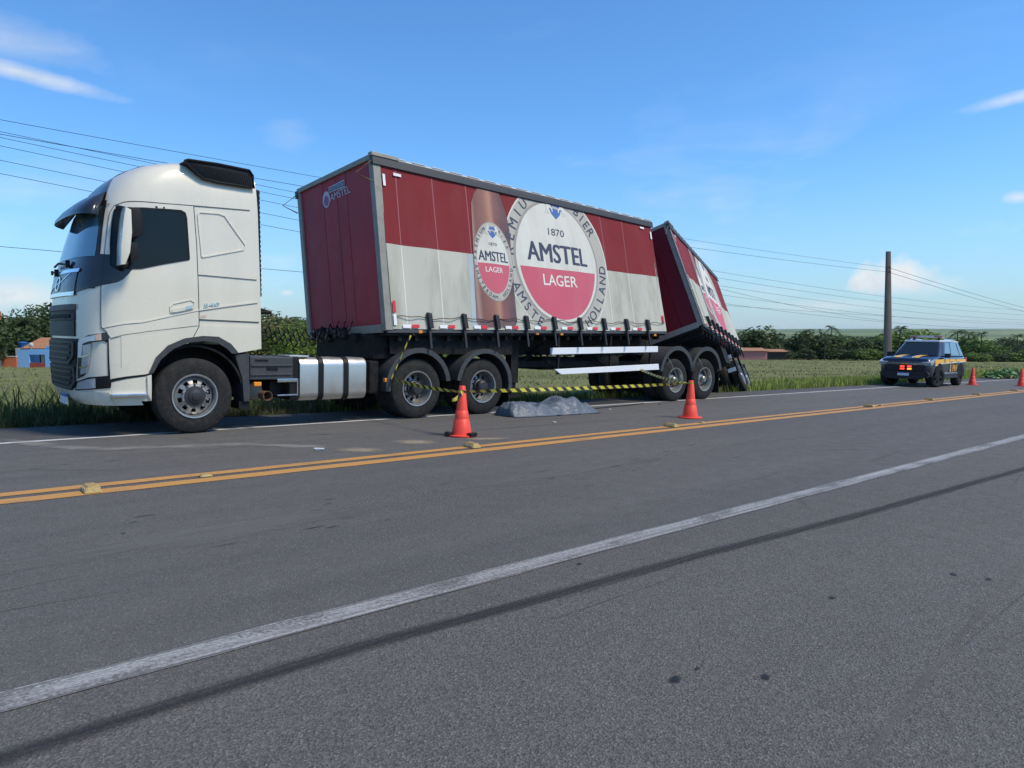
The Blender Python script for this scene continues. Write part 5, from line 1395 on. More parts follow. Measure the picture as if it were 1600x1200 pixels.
PC.part('strobe_housing', B().box(-.06, -.02, -.30, .16, .63, .84, .01), m_carblk)
for y in (.06, -.19):
    for z in (.69, .78): PC.part('strobe_lamp', B().box(-.075, -.04, y-.075, y+.075, z-.028, z+.028, .008), m_eled if y > 0 or z > .7 else m_eamb)
# light bar
PC.part('light_bar', B().box(2.35, 2.62, -.60, .60, 1.93, 2.0, .03), M('light_bar_clear', (.45, .46, .48), .2, .2, var=.15, scale=9), True)
for y in (-.45, .45): PC.part('light_bar_lens', B().box(2.34, 2.63, y-.16, y+.16, 1.935, 1.995, .03), M('light_bar_red_lens', (.30, .10, .10), .2, var=.1), True); PC.part('light_bar_foot', B().box(2.45, 2.52, y-.04, y+.04, 1.82, 1.94), m_carblk)
for y in (-.62, .62): PC.part('roof_rack_rail', B().tube([(2.5, y, 1.82), (2.7, y, 1.87), (4.0, y, 1.86), (4.2, y, 1.80)], .018, 6), m_chrome, True)
PC.part('antenna', B().tube([(3.9, -.3, 1.80), (3.95, -.3, 2.10)], .008, 5), m_carblk)
vf = fit_text('PRF', 0, 1, 0, 1, .02)
b = B(); vs = [b.bm.verts.new((2.60+.60*u, -.958, .60+.24*v)) for u, v in vf[0]]
for f in vf[1]: b.bm.faces.new([vs[i] for i in f])
PC.part('side_lettering', b, m_caryel)
b = B(); b.bm.faces.new([b.bm.verts.new((2.30+x_, -.958, .72+z_)) for x_, z_ in ell(0, 0, .09, .15, 20)]); em = PC.part('door_emblem', b, m_caryel)
b = B(); b.bm.faces.new([b.bm.verts.new((2.30+x_, -.961, .74+z_)) for x_, z_ in ell(0, 0, .05, .075, 16)]); PC.part('door_emblem_centre', b, m_shield)

# ================================================================== cones
m_cone = M('cone_red_orange', (.86, .060, .030), .5, var=.10, scale=6, dirt=(.35, .06, .04), dirt_amt=.45)
m_cone_dk = M('cone_shadowed_groove', (.45, .05, .03), .6, var=.1)
def cone(px, py, label, h=.76, r=.17, weights=False):
    p = on_road(px, py)
    T = Thing('traffic_cone', label, 'traffic cone', Matrix.Translation((p.x, p.y, .002)) @ Matrix.Rotation(random.uniform(0, 1), 4, 'Z'), (0, 0, 0), 'traffic cones on the road')
    T.part('cone_body', B().lathe([(r, .022), (r*.96, .05), (r*.74, .24), (r*.70, .245), (r*.69, .255), (r*.60, h*.5), (r*.565, h*.505), (r*.55, h*.515), (r*.30, h-.01), (r*.24, h), (r*.12, h), (r*.12, h-.06)], (0, 0, 0), 'z', 36), m_cone, True, angle=50)
    pts = [(1.5*r*math.cos(2*math.pi*i/32)*(1+.0*(i % 4)), 1.5*r*math.sin(2*math.pi*i/32)) for i in range(32)]
    T.part('base', B().prism(pts, 0, .024, 'z', bev=.006), m_cone, True)
    if weights:
        for a in (200, 320, 80):
            T.part('rubber_weight', B().box(-.075, .075, -.04, .04, 0, .05, .012, m=Matrix.Rotation(R(a-40), 4, 'Z') @ Matrix.Translation((1.32*r, 0, .01)) @ Matrix.Rotation(R(90), 4, 'Z')), m_black)
    return T
cone(721, 681, 'red cone with black rubber weights on its base and tape knotted round its top', .72, .148, True)
cone(1078, 653, 'red cone holding the far end of the striped tape beside the trailer wheels', .71, .15)
cone(1519, 601.5, 'red cone standing close behind the police car tail', .71, .15)
cone(1595.5, 603.5, 'red cone standing alone beyond the police car on the lane edge', .72, .155)

# ================================================================== striped tape
def tape_mat():
    m, t, p, out = nmat('black_yellow_tape')
    uv = t.sep(t.add('ShaderNodeTexCoord').outputs['UV'])
    s = t.math('FRACT', t.math('ADD', t.math('MULTIPLY', uv[0], 5.2), t.math('MULTIPLY', uv[1], .35)))
    k = t.math('GREATER_THAN', s, .52)
    t.put(p.inputs['Base Color'], t.mix(k, (.62, .56, .07), (.030, .026, .020))); p.inputs['Roughness'].default_value = .35
    return m
m_tape = tape_mat()
def ribbon(pts, wdt, twists, name, label):
    """pts: path; twists: roll angle at each point (deg)"""
    path = [Vector(p) for p in pts]; n = 60; P_, A_ = [], []
    for i in range((len(path)-1)*n+1):
        k = min(i//n, len(path)-2); f = (i-k*n)/n
        p0, p1, p2, p3 = path[max(k-1, 0)], path[k], path[k+1], path[min(k+2, len(path)-1)]
        P_.append(p1.lerp(p2, f)+Vector((0, 0, 0))); A_.append(twists[k]*(1-f)+twists[k+1]*f)
    V, U, s = [], [], 0
    for i, p in enumerate(P_):
        d = (P_[min(i+1, len(P_)-1)]-P_[max(i-1, 0)]).normalized(); side = d.cross(Vector((0, 0, 1))).normalized(); up_ = side.cross(d)
        a = R(A_[i]); q = up_*math.cos(a)+side*math.sin(a)
        if i: s += (p-P_[i-1]).length
        V += [p-q*wdt/2, p+q*wdt/2]; U += [(s, 0), (s, 1)]
    me = bpy.data.meshes.new(name); me.from_pydata([tuple(v) for v in V], [], [(2*i, 2*i+2, 2*i+3, 2*i+1) for i in range(len(P_)-1)])
    uv = me.uv_layers.new()
    for l in me.loops: uv.data[l.index].uv = U[l.vertex_index]
    me.materials.append(m_tape); me.polygons.foreach_set('use_smooth', [True]*len(me.polygons))
    return me
tp0 = FR @ Vector((*(lambda q: (q[0], -.03, q[1]))(FB(642, 524, -.03)),)); mk_ = FB(613, 592, -.05); tp1 = FR @ Vector((mk_[0]-.02, -.05, mk_[1]))
c1 = on_road(721, 681); c2 = on_road(1078, 653)
def sag(a, b_, d, n=8): return [Vector(a).lerp(Vector(b_), i/n)+Vector((0, 0, -4*d*(i/n)*(1-i/n))) for i in range(n+1)]
cA = Vector((c1.x, c1.y+.04, .635)); cB = Vector((c2.x-.03, c2.y+.045, .655))
gp = FR @ Vector((*(lambda q: (q[0], -.03, q[1]))(FB(1000, 577, -.03)),))
T_ = Thing('barrier_tape', 'yellow and black striped tape strung from the trailer round two cones', 'barrier tape', Matrix(), (c1.x, c1.y, 0))
def add_tape(pts, wd_, tw, nm):
    me = ribbon(pts, wd_, tw, nm, None); o = link(bpy.data.objects.new(nm, me), T_.root, T_.inv)
s1 = sag(tp0, tp1, -.01, 4); add_tape(s1, .03, [60, 75, 85, 70, 80], 'tape_length')
s2 = sag(tp1, cA, .03); add_tape(s2, .052, [80, 35, 15, 10, 8, 5, 15, 35, 60], 'tape_length')
s3 = sag(cA, cB, .015, 10); add_tape(s3, .055, [70, 30, 0, -8, -4, 0, 6, 0, 15, 45, 70], 'tape_length')
s4 = sag(cB, gp, .04); add_tape(s4, .05, [70, 40, 15, 0, 10, 20, 10, 30, 50], 'tape_length')
kn = [Vector((c1.x+.056*math.cos(a), c1.y+.056*math.sin(a), .63+.012*math.sin(a*2))) for a in np.linspace(0, 6.28, 17)]; add_tape(kn, .05, [10]*17, 'tape_knot')
add_tape([kn[10], kn[10]+Vector((-.05, -.06, -.03)), kn[10]+Vector((-.12, -.03, -.10)), kn[10]+Vector((-.17, 0, -.12))], .05, [20, 50, 20, -30], 'tape_tail')
kn2 = [Vector((c2.x+.052*math.cos(a), c2.y+.052*math.sin(a), .655)) for a in np.linspace(0, 6.28, 17)]; add_tape(kn2, .05, [10]*17, 'tape_knot')

# ================================================================== grey tarpaulin on the road
def tarp():
    m, t, p, out = nmat('silver_grey_tarpaulin')
    c = t.add('ShaderNodeTexCoord').outputs['Object']
    t.put(p.inputs['Base Color'], t.mix(t.noise(c, 5, 5), (.060, .078, .104), (.120, .145, .175))); p.inputs['Roughness'].default_value = .46; p.inputs['Specular IOR Level'].default_value = .35
    p.inputs['Metallic'].default_value = .0
    b = t.add('ShaderNodeBump'); b.inputs['Strength'].default_value = .42; b.inputs['Distance'].default_value = .035
    wv = t.vec('ADD', c, t.scalev(t.noise(c, 4, 3, .5, 0, 'Color'), (.25, .25, .25)))
    t.put(b.inputs['Height'], t.math('ADD', t.voro(t.scalev(wv, (1, 1.5, 1)), 6.5), t.math('MULTIPLY', t.voro(t.scalev(wv, (1.4, 1, 1)), 15), .35))); t.link(b.outputs[0], p.inputs['Normal'])
    A, Bq = on_road(808, 653.5), on_road(940, 645.5); ex = (Bq-A); Lx = ex.length; ang = math.atan2(ex.y, ex.x)
    nx, ny = 150, 80; V, F = [], []; Wd = .85
    folds = [(.06, .10, 1.1, .07, .05), (.14, .0, .55, .06, .045), (.22, .2, .95, .05, .04), (.33, .0, .4, .045, .03), (.40, .3, 1.0, .05, .04), (.52, .0, .75, .06, .05), (.60, .45, 1., .05, .03), (.68, .0, .6, .05, .045), (.78, .1, .9, .06, .05), (.88, .0, .8, .045, .05), (.95, .2, 1., .04, .03)]
    def fold(a, c_):
        z = 0
        for k, (a0, c0, c1, w_, h_) in enumerate(folds):
            h_ *= .72
            ac = a0+(.16 if k % 2 else -.10)*(c_-c0)+.03*math.sin(c_*5+k)
            m_ = float(sst(c0-.15, c0+.1, c_)*(1-sst(c1-.1, c1+.15, c_))); d_ = (a-ac)/w_
            z += h_*m_*math.exp(-d_*d_)-.35*h_*m_*math.exp(-((d_-1.6)**2))
        return z
    for j in range(ny+1):
        for i in range(nx+1):
            a, c_ = i/nx, j/ny
            hgt = np.interp(a, [0, .05, .16, .30, .42, .52, .62, .72, .82, .90, 1.0], [.10, .20, .20, .17, .155, .19, .24, .24, .19, .12, .06])
            up_ = float(sst(0, .30, c_)); dn_ = float(1-sst(.72, 1, c_)); body = min(up_, dn_)
            z = hgt*up_**.75*dn_+fold(a, c_)*(.25+.75*body)+.030*((1-abs(noise.noise((a*8+c_*3, c_*4-a*2, 3.)))*2)**3)*body+.006*noise.noise((a*24+c_*8, c_*14, 9.))*body
            wob = .07*noise.noise((a*3.3, 1.5, 0))+.035*noise.noise((a*10, 4, 0)); wob2 = .06*noise.noise((a*4, 8.5, 0))
            x_ = a*Lx-(.0 if a > .12 else .05*(1-a/.12)*(.2+.8*c_))-.06*fold(a, c_)*6*(c_-.5); y_ = c_*Wd+wob*(1-c_)+wob2*c_+(-.15 if a < .25 else 0)*(1-a/.25)*c_
            if j in (0, ny) or i in (0, nx): z = .003+.02*max(0, noise.noise((a*12, c_*9, 1)))
            V.append((x_, y_, max(.004, z)))
    for j in range(ny):
        for i in range(nx):
            q = j*(nx+1)+i; F.append((q, q+1, q+nx+2, q+nx+1))
    me = mesh_from('tarpaulin', V, F, m, True)
    o = link(bpy.data.objects.new('tarpaulin', me)); o.location = (A.x, A.y, .006); o.rotation_euler = (0, 0, ang)
    tag(o, 'crumpled silver grey tarpaulin spread over a low mound on the road between the cones', 'tarpaulin')
tarp()
pts = [on_road(*q) for q in ((930, 639), (945, 637.5), (958, 636), (972, 635), (990, 633), (1006, 631))]
o = B().tube([(p.x, p.y, .014) for p in pts], .012, 6).obj('black_strap', m_web); tag(o, 'thin black strap trailing on the road from the tarpaulin towards the trailer', 'strap')
for (px, py, s) in ((498, 703, .05), (866, 660, .03), (953, 640, .03), (1000, 628, .025), (1030, 632, .03)):
    p = on_road(px, py); bb = B().box(-s, s, -s*.6, s*.6, 0, s*.35, s*.12)
    for v in bb.bm.verts: v.co += Vector((random.uniform(-1, 1), random.uniform(-1, 1), 0))*s*.35
    o = bb.obj('road_debris', m_plate if py > 630 and px != 1030 else m_web); o.location = (p.x, p.y, .004); o.rotation_euler = (0, 0, random.uniform(0, 3))
    tag(o, {498: 'small white scrap on the lane near the centre line below the fuel tank', 866: 'tiny pale fragment in front of the tarpaulin', 953: 'tiny pale fragment at the tarpaulin strap end', 1000: 'tiny fragment beside the black strap', 1030: 'small dark fragment by the rear trailer wheel'}[px], 'debris')
# leafy branches laid on the road beyond the police car
bp_ = on_road(1572, 591); lf = B(); 
for i in range(420):
    a, r_ = random.uniform(0, 6.28), random.random()**.6; p = Vector((bp_.x+2.2*r_*math.cos(a), bp_.y+.9*r_*math.sin(a), .03+.55*random.random()*(1-r_*.6)))
    d1 = Vector((random.uniform(-1, 1), random.uniform(-1, 1), random.uniform(-.4, .9))).normalized()*.16; d2 = d1.cross(Vector((random.uniform(-1, 1), random.uniform(-1, 1), 1))).normalized()*.06
    lf.poly([p-d1, p-d2, p+d1, p+d2], [(0, 1, 2, 3)])
m_leafb = M('cut_leaf_green', (.11, .22, .06), .5, var=.4, scale=1.5)
TB = Thing('cut_branches', 'heap of cut leafy branches lying on the road edge beyond the police car', 'branches', Matrix(), (bp_.x, bp_.y, 0))
fo = TB.part('foliage', lf, m_leafb); fo['kind'] = 'stuff'
for i in range(5): TB.part('branch', B().tube([(bp_.x-1.6+.3*i, bp_.y-.3+.15*i, .03), (bp_.x+.2*i, bp_.y+.1*i-.2, .14), (bp_.x+1.5, bp_.y-.3+.2*i, .10)], [.025, .018, .008], 5), M('bark_brown', (.09, .065, .045), .85, var=.3, scale=9) if i == 0 else bpy.data.materials['bark_brown'])
# ================================================================== beyond the verge: pole, wires, trees, houses (level frame)
CAMP = Vector((0, 0, CAM_H))
def at_depth(px, py, Zd):
    """point along a pixel's direction at a forward distance"""
    return CAMP+(fwd+rgt*((px-800)/FPX)-upv*((py-600)/FPX))*Zd
def land(px, Zd):
    """ground point under a pixel column at forward distance Zd"""
    p = at_depth(px, 514, Zd); return Vector((p.x, p.y, terr1(p.x, p.y)))
def lvl(o): GRAV.add(o); return o
m_conc = M('weathered_concrete_pole', (.16, .135, .115), .9, var=.25, scale=2.5, dirt=(.05, .045, .04), dirt_amt=.5, streak=True, bump=.3, bscale=18)
m_cable = M('power_cable', (.025, .027, .03), .6, var=0)
pb = land(1389.5, 46); ptop = at_depth(1388, 393, 46)
TP = Thing('utility_pole', 'tall tapered grey-brown concrete utility pole standing behind the police car', 'pole', Matrix(), tuple(pb)); lvl(TP.root)
zt = ptop.z; b = B()
for z, w_ in ((pb.z-.5, .25), (pb.z+2.2, .225), (pb.z+5, .18), (zt, .14)): pass
lv = [(pb.z-.5, .24), (pb.z+2.2, .215), (pb.z+5, .175), (zt, .13)]
rings = []
for z, w_ in lv:
    x = pb.x+(ptop.x-pb.x)*(z-pb.z)/(zt-pb.z); y = pb.y+(ptop.y-pb.y)*(z-pb.z)/(zt-pb.z)
    rings.append([b.bm.verts.new((x+rgt.x*a*w_-rgt.y*c*w_*.7, y+rgt.y*a*w_+rgt.x*c*w_*.7, z)) for a, c in ((-1, -.8), (-.8, -1), (.8, -1), (1, -.8), (1, .8), (.8, 1), (-.8, 1), (-1, .8))])
for a, c in zip(rings, rings[1:]):
    for i in range(8): b.bm.faces.new((a[i], a[(i+1) % 8], c[(i+1) % 8], c[i]))
b.bm.faces.new(rings[-1]); bmesh.ops.recalc_face_normals(b.bm, faces=b.bm.faces[:])
TP.part('shaft', b, m_conc, True)
m_ins = M('insulator_brown', (.06, .035, .025), .35, var=.1)
for y_ in (418, 425):
    p = at_depth(1388, y_, 46); TP.part('insulator', B().lathe([(0, -.08), (.05, -.07), (.035, 0), (.055, .05), (0, .08)], (p.x-.16*fwd.x, p.y-.16*fwd.y, p.z), 'z', 12), m_ins, True)
def wire(a, b_, sag_, label, r=.011, n=28):
    a, b_ = Vector(a), Vector(b_); pts = [a.lerp(b_, i/n)+Vector((0, 0, -4*sag_*(i/n)*(1-i/n))) for i in range(n+1)]
    me_b = B().tube([p-a for p in pts], r, 4, False); o = me_b.obj('power_line', m_cable); o.location = a; lvl(o)
    tag(o, label, 'power line', 'power lines behind the trucks'); return o
def wpix(p0, z0, p1, z1, s, label, r=.011): wire(at_depth(*p0, z0), at_depth(*p1, z1), s, label, r)
# the line carried by the pole: from the left behind the cab to the pole, then on to the right
wpix((-60, 176), 17, (1388, 418), 46, .25, 'uppermost power line passing over the cab to the pole top', .007)
wpix((-60, 199), 17.5, (1388, 425), 46, .30, 'second power line from the top running to the pole just below its head', .008)
wpix((1388, 418), 46, (1720, 505), 120, .5, 'upper power line leaving the pole top away across the field', .014); wpix((1388, 425), 46, (1720, 511), 120, .5, 'lower power line leaving the pole top away across the field', .014)
# the second line farther back
LB = ['middle power line hung below the pole line, topmost of the farther set', 'power line second from the top of the farther set', 'power line third from the top of the farther set', 'power line second from the bottom of the farther set', 'lowest power line of the farther set behind the trailers']
for i, (y0, y1) in enumerate(((203, 489), (212, 494), (225, 500), (248, 504), (269, 508))):
    wpix((-60, y0-10), 22, (1720, y1), 85, 1.5+.15*i, LB[i], .0085)
wpix((-60, 380), 30, (1720, 506), 150, .9, 'faint thin wire low behind the cab and the trailers', .012)
wpix((1000, 418), 60, (1390, 502), 110, .6, 'slack wire slanting down to the plain beyond the tipped trailer', .016)

# ---- trees
def leaf_mat(name, col, var):
    m, t, p, out = nmat(name)
    oi = t.add('ShaderNodeObjectInfo'); c = t.add('ShaderNodeTexCoord').outputs['Object']
    f = t.noise(c, .9, 4); a = t.mix(f, tuple(x*(1-var) for x in col), tuple(x*(1+var) for x in col))
    a = t.mix(t.math('MULTIPLY', oi.outputs['Random'], .5), a, tuple(x*y for x, y in zip(col, (1.45, 1.15, .8))))
    t.put(p.inputs['Base Color'], a); p.inputs['Roughness'].default_value = .55; p.inputs['Specular IOR Level'].default_value = .3
    tr = t.add('ShaderNodeBsdfTranslucent'); t.put(tr.inputs[0], a); mx = t.add('ShaderNodeMixShader'); mx.inputs[0].default_value = .25
    t.link(p.outputs[0], mx.inputs[1]); t.link(tr.outputs[0], mx.inputs[2]); t.link(mx.outputs[0], out.inputs[0])
    return m
m_bark = M('tree_bark', (.07, .055, .042), .9, var=.3, scale=4, bump=.4, bscale=12)
m_leaf = leaf_mat('tree_leaves', (.050, .082, .026), .5); m_leaf2 = leaf_mat('bright_tree_leaves', (.105, .18, .034), .4); m_palm = leaf_mat('palm_fronds', (.055, .085, .030), .35)
m_leaf3 = leaf_mat('olive_tree_leaves', (.115, .125, .042), .4)
def crown_mesh(seed, rx, rz, clumps, per, leaf, name):
    r = np.random.default_rng(seed); cs = []
    while len(cs) < clumps:
        v = r.uniform(-1, 1, 3)
        if np.linalg.norm(v) < 1 and v[2] > -.75: cs.append(v*np.array([rx, rx, rz])*.80)
    V = []
    for c in cs:
        cr = r.uniform(.26, .46)*rx
        d = r.normal(size=(per, 3)); d /= np.linalg.norm(d, axis=1)[:, None]
        pos = c+d*cr*r.uniform(.45, 1.0, (per, 1))**.5*np.array([1, 1, .8])
        for p, dd in zip(pos, d):
            nrm = dd*.8+r.normal(size=3)*.6+np.array([0, 0, .35]); nrm /= np.linalg.norm(nrm); a = np.cross(nrm, r.normal(size=3)); a /= np.linalg.norm(a); bb = np.cross(nrm, a)
            s = leaf*r.uniform(.6, 1.3); V += [p-a*s, p-bb*s*.55, p+a*s, p+bb*s*.55]
    F = [(4*i, 4*i+1, 4*i+2, 4*i+3) for i in range(len(V)//4)]
    me = bpy.data.meshes.new(name); me.from_pydata([tuple(v) for v in V], [], F); me.update(); return me
def trunk_mesh(h, r0, limbs, seed, name='trunk', spread=.8):
    rr = random.Random(seed); b = B(); top = Vector((rr.uniform(-.2, .2), rr.uniform(-.2, .2), h))
    b.tube([(0, 0, -.4), (0, 0, 0), tuple(top*.5+Vector((.08, 0, 0))), tuple(top)], [r0*1.2, r0, r0*.75, r0*.45], 7)
    for i in range(limbs):
        a = 6.28*i/limbs+rr.uniform(-.4, .4); s = top*rr.uniform(.55, .95); e = s+Vector((math.cos(a)*spread, math.sin(a)*spread, rr.uniform(.5, 1.2)))*h*.5
        b.tube([tuple(s), tuple(s.lerp(e, .5)+Vector((0, 0, .1))), tuple(e)], [r0*.4, r0*.28, r0*.1], 5)
    me = bpy.data.meshes.new(name); b.bm.to_mesh(me); b.bm.free(); me.materials.append(m_bark); return me
TREES = []
for k, (rx, rz, cl, per, lf_, hh, mt) in enumerate(((3.0, 2.4, 30, 70, .24, 1.5, m_leaf), (2.4, 2.7, 26, 70, .22, 1.5, m_leaf), (3.6, 2.3, 34, 70, .26, 1.3, m_leaf2), (2.0, 1.8, 20, 60, .20, 1.0, m_leaf3))):
    cm = crown_mesh(40+k, rx, rz, cl, per, lf_, 'crown'); cm.materials.append(mt); TREES.append((cm, trunk_mesh(hh+.6, .16, 5, k), hh*.5+rz*.62, hh*.5+rz*1.5))
NEAR = []
for k, (rx, rz, cl, per, lf_, hh, mt) in enumerate(((2.0, 1.8, 34, 170, .085, 1.0, m_leaf3), (3.0, 2.0, 44, 170, .11, 1.0, m_leaf2), (3.0, 2.4, 44, 150, .14, 1.5, m_leaf))):
    cm = crown_mesh(80+k, rx, rz, cl, per, lf_, 'crown'); cm.materials.append(mt); NEAR.append((cm, trunk_mesh(hh+.6, .16, 5, k+9), hh*.5+rz*.62, hh*.5+rz*1.5))
def palm_meshes(seed, h):
    rr = random.Random(seed); b = B(); V, F = [], []
    lean = Vector((rr.uniform(-.6, .6), rr.uniform(-.6, .6), h))
    pts = [Vector((0, 0, -.4)), Vector((0, 0, 0)), lean*.35+Vector((.1, 0, 0)), lean*.7+Vector((.06, .0, 0)), lean]
    b.tube([tuple(p) for p in pts], [.2, .17, .12, .11, .10], 7); me = bpy.data.meshes.new('trunk'); b.bm.to_mesh(me); b.bm.free(); me.materials.append(m_bark)
    for i in range(20):
        a = 6.28*i/20+rr.uniform(-.15, .15); el = rr.uniform(-.35, 1.15); L_ = rr.uniform(1.9, 2.6); prev = None
        dirh = Vector((math.cos(a), math.sin(a), 0)); sd_ = Vector((-math.sin(a), math.cos(a), 0))
        for j in range(15):
            f = j/14; p = lean+dirh*(L_*f*math.cos(el*.8))+Vector((0, 0, L_*(math.sin(el)*f-.75*f*f)))
            if j > 1:
                ll = .55*math.sin(math.pi*min(1, .15+f*.85))+.08
                for sg in (-1, 1):
                    tip = p+sd_*sg*ll*.75+dirh*ll*.45+Vector((0, 0, -ll*.45)); wv = dirh*.055; n = len(V)
                    V += [p-wv, p+wv, tip]; F.append((n, n+1, n+2))
            if prev is not None:
                n = len(V); V += [prev+sd_*.02, prev-sd_*.02, p-sd_*.02, p+sd_*.02]; F.append((n, n+1, n+2, n+3))
            prev = p
    mf = bpy.data.meshes.new('fronds'); mf.from_pydata([tuple(v) for v in V], [], F); mf.materials.append(m_palm); mf.update(); return me, mf
PALMS = [palm_meshes(s, h) for s, h in ((3, 6.0), (8, 7.2))]
def plant_tree(px, Zd, kind, h, label, group, wide=1.):
    g = land(px, Zd); r_ = bpy.data.objects.new('palm_tree' if kind in (4, 5) else 'tree', None); COL.objects.link(r_); lvl(r_)
    tag(r_, label, 'palm tree' if kind in (4, 5) else 'tree', group); r_.location = g; r_.rotation_euler = (0, 0, random.uniform(0, 6.28))
    if kind not in (4, 5):
        cm, tm, ch, tot = (TREES+[None]*6+NEAR)[kind]; s = h/tot; r_.scale = (s*wide, s*wide, s)
        o = link(bpy.data.objects.new('crown', cm), r_); o.location = (0, 0, ch); link(bpy.data.objects.new('trunk', tm), r_)
    else:
        tm, mf = PALMS[kind-4]; s = h/(8.2 if kind == 4 else 9.2); r_.scale = (s, s, s)
        link(bpy.data.objects.new('trunk', tm), r_); link(bpy.data.objects.new('crown', mf), r_)
    return r_
KIND = ['broad dark green tree in the belt of trees beyond the field', 'tall rounded dark green tree in the belt of trees beyond the field', 'wide bright green tree in the belt of trees beyond the field', 'small olive green tree in the belt of trees beyond the field', 'palm tree rising in the belt of trees beyond the field', 'tall palm tree rising in the belt of trees beyond the field']
rt_ = random.Random(5)
px = 1118
while px < 1690:
    k = rt_.choice([0, 0, 1, 1, 2, 3, 0]); hgt = rt_.choice([rt_.uniform(3.4, 5.0), rt_.uniform(4.8, 6.6), rt_.uniform(6.4, 7.8)])
    plant_tree(px, rt_.uniform(175, 215), k, hgt, KIND[k], 'tree belt beyond the field', rt_.uniform(1.0, 1.5)); px += rt_.uniform(8, 15)
for px in (1150, 1172, 1290, 1296, 1335, 1405, 1416, 1497, 1510, 1512, 1536, 1590, 1350, 1265, 1238, 1315, 1455, 1560, 1600): k = 4+rt_.randint(0, 1); plant_tree(px, rt_.uniform(165, 195), k, rt_.uniform(9.0, 10.4) if px in (1497, 1512, 1536, 1590, 1296, 1405) else rt_.uniform(6.5, 9), KIND[k], 'tree belt beyond the field')
px = 1110
while px < 1690: k = rt_.choice([0, 1, 3]); plant_tree(px, rt_.uniform(225, 300), k, rt_.uniform(6, 9.0), 'dark tree standing farther back behind the tree belt', 'trees behind the tree belt', 1.5); px += rt_.uniform(14, 26)
px = 1112
while px < 1690: plant_tree(px, rt_.uniform(166, 174), rt_.choice([0, 1, 0, 2]), rt_.uniform(1.8, 3.0), 'low bush along the foot of the tree belt beyond the field', 'bushes along the tree belt', 1.9); px += rt_.uniform(12, 22)
# left, behind the houses
for px, Zd, k, hgt, wd_ in ((-30, 92, 0, 6.5, 1.2), (-5, 99, 1, 7.0, 1.1), (24, 112, 12, 6.8, 1.1), (54, 104, 12, 8.0, 1.1), (80, 110, 12, 7.2, 1.2), (108, 118, 0, 9.5, 1.3), (150, 120, 1, 9, 1.3)):
    plant_tree(px, Zd, k, hgt, 'big dense dark tree behind the blue house', 'trees behind the blue house', wd_)
for px, Zd, hgt in ((38, 101, 8.9), (16, 103, 8.0), (60, 106, 8.8)): plant_tree(px, Zd, 4, hgt, 'palm with drooping fronds among the trees behind the blue house', 'palms behind the blue house')
# between the cab and the trailer, and under the trailer
for px, Zd, k, hgt, wd_ in ((412, 62, 10, 4.7, 1.35), (428, 60, 10, 4.6, 1.3), (445, 66, 10, 4.5, 1.4), (400, 70, 12, 5.2, 1.4)):
    plant_tree(px, Zd, k, hgt, 'olive leaved tree behind the air lines at the back of the cab', 'olive trees behind the cab', wd_)
for px, Zd, k, hgt, wd_ in ((470, 58, 11, 3.9, 1.1), (492, 62, 11, 3.7, 1.1), (520, 64, 11, 3.4, 1.3), (560, 66, 11, 3.5, 1.4), (600, 70, 11, 3.6, 1.4), (640, 74, 11, 3.6, 1.4)):
    plant_tree(px, Zd, k, hgt, 'low bright green tree seen past the fuel tank', 'bright trees behind the fuel tank', wd_)
for px, Zd, hgt in ((455, 80, 7.0), (474, 84, 7.2), (484, 78, 6.6), (462, 88, 7.4)): plant_tree(px, Zd, 4, hgt, 'small palm behind the gap between cab and trailer', 'palms behind the gap between cab and trailer')
for px in range(700, 1120, 26): plant_tree(px, rt_.uniform(150, 190), rt_.choice([0, 1, 2]), rt_.uniform(5.5, 7.5), 'tree beyond the field seen under the trailers', 'trees beyond the field behind the trailers', 1.4)

# ---- houses
m_bwall = M('sky_blue_wall_paint', (.25, .50, .80), .8, var=.06, scale=.8, dirt=(.35, .45, .55), dirt_amt=.3)
m_owall = M('orange_brick_wall', (.62, .17, .07), .85, var=.15, scale=1.5); m_wwall = M('whitewashed_wall', (.62, .60, .56), .85, var=.1, scale=1)
m_tile = M('clay_roof_tile', (.36, .17, .09), .85, var=.5, scale=1.6, dirt=(.11, .07, .05), dirt_amt=.6); m_hole = M('dark_interior', (.035, .025, .02), .9, var=.2); m_ddoor = M('red_brown_door', (.38, .07, .04), .7, var=.1)
m_pinkw = M('faded_pink_wall', (.50, .20, .18), .85, var=.15, scale=.6); m_tank = M('blue_water_tank', (.02, .10, .30), .45, var=.1)
def house_frame(px, Zd, turn=0.):
    g = land(px, Zd); ex = Vector((rgt.x, rgt.y, 0)); ey = Vector((fwd.x, fwd.y, 0)).normalized()
    return Matrix.Translation(g) @ Matrix((ex, ey, Vector((0, 0, 1)))).transposed().to_4x4() @ Matrix.Rotation(R(turn), 4, 'Z')
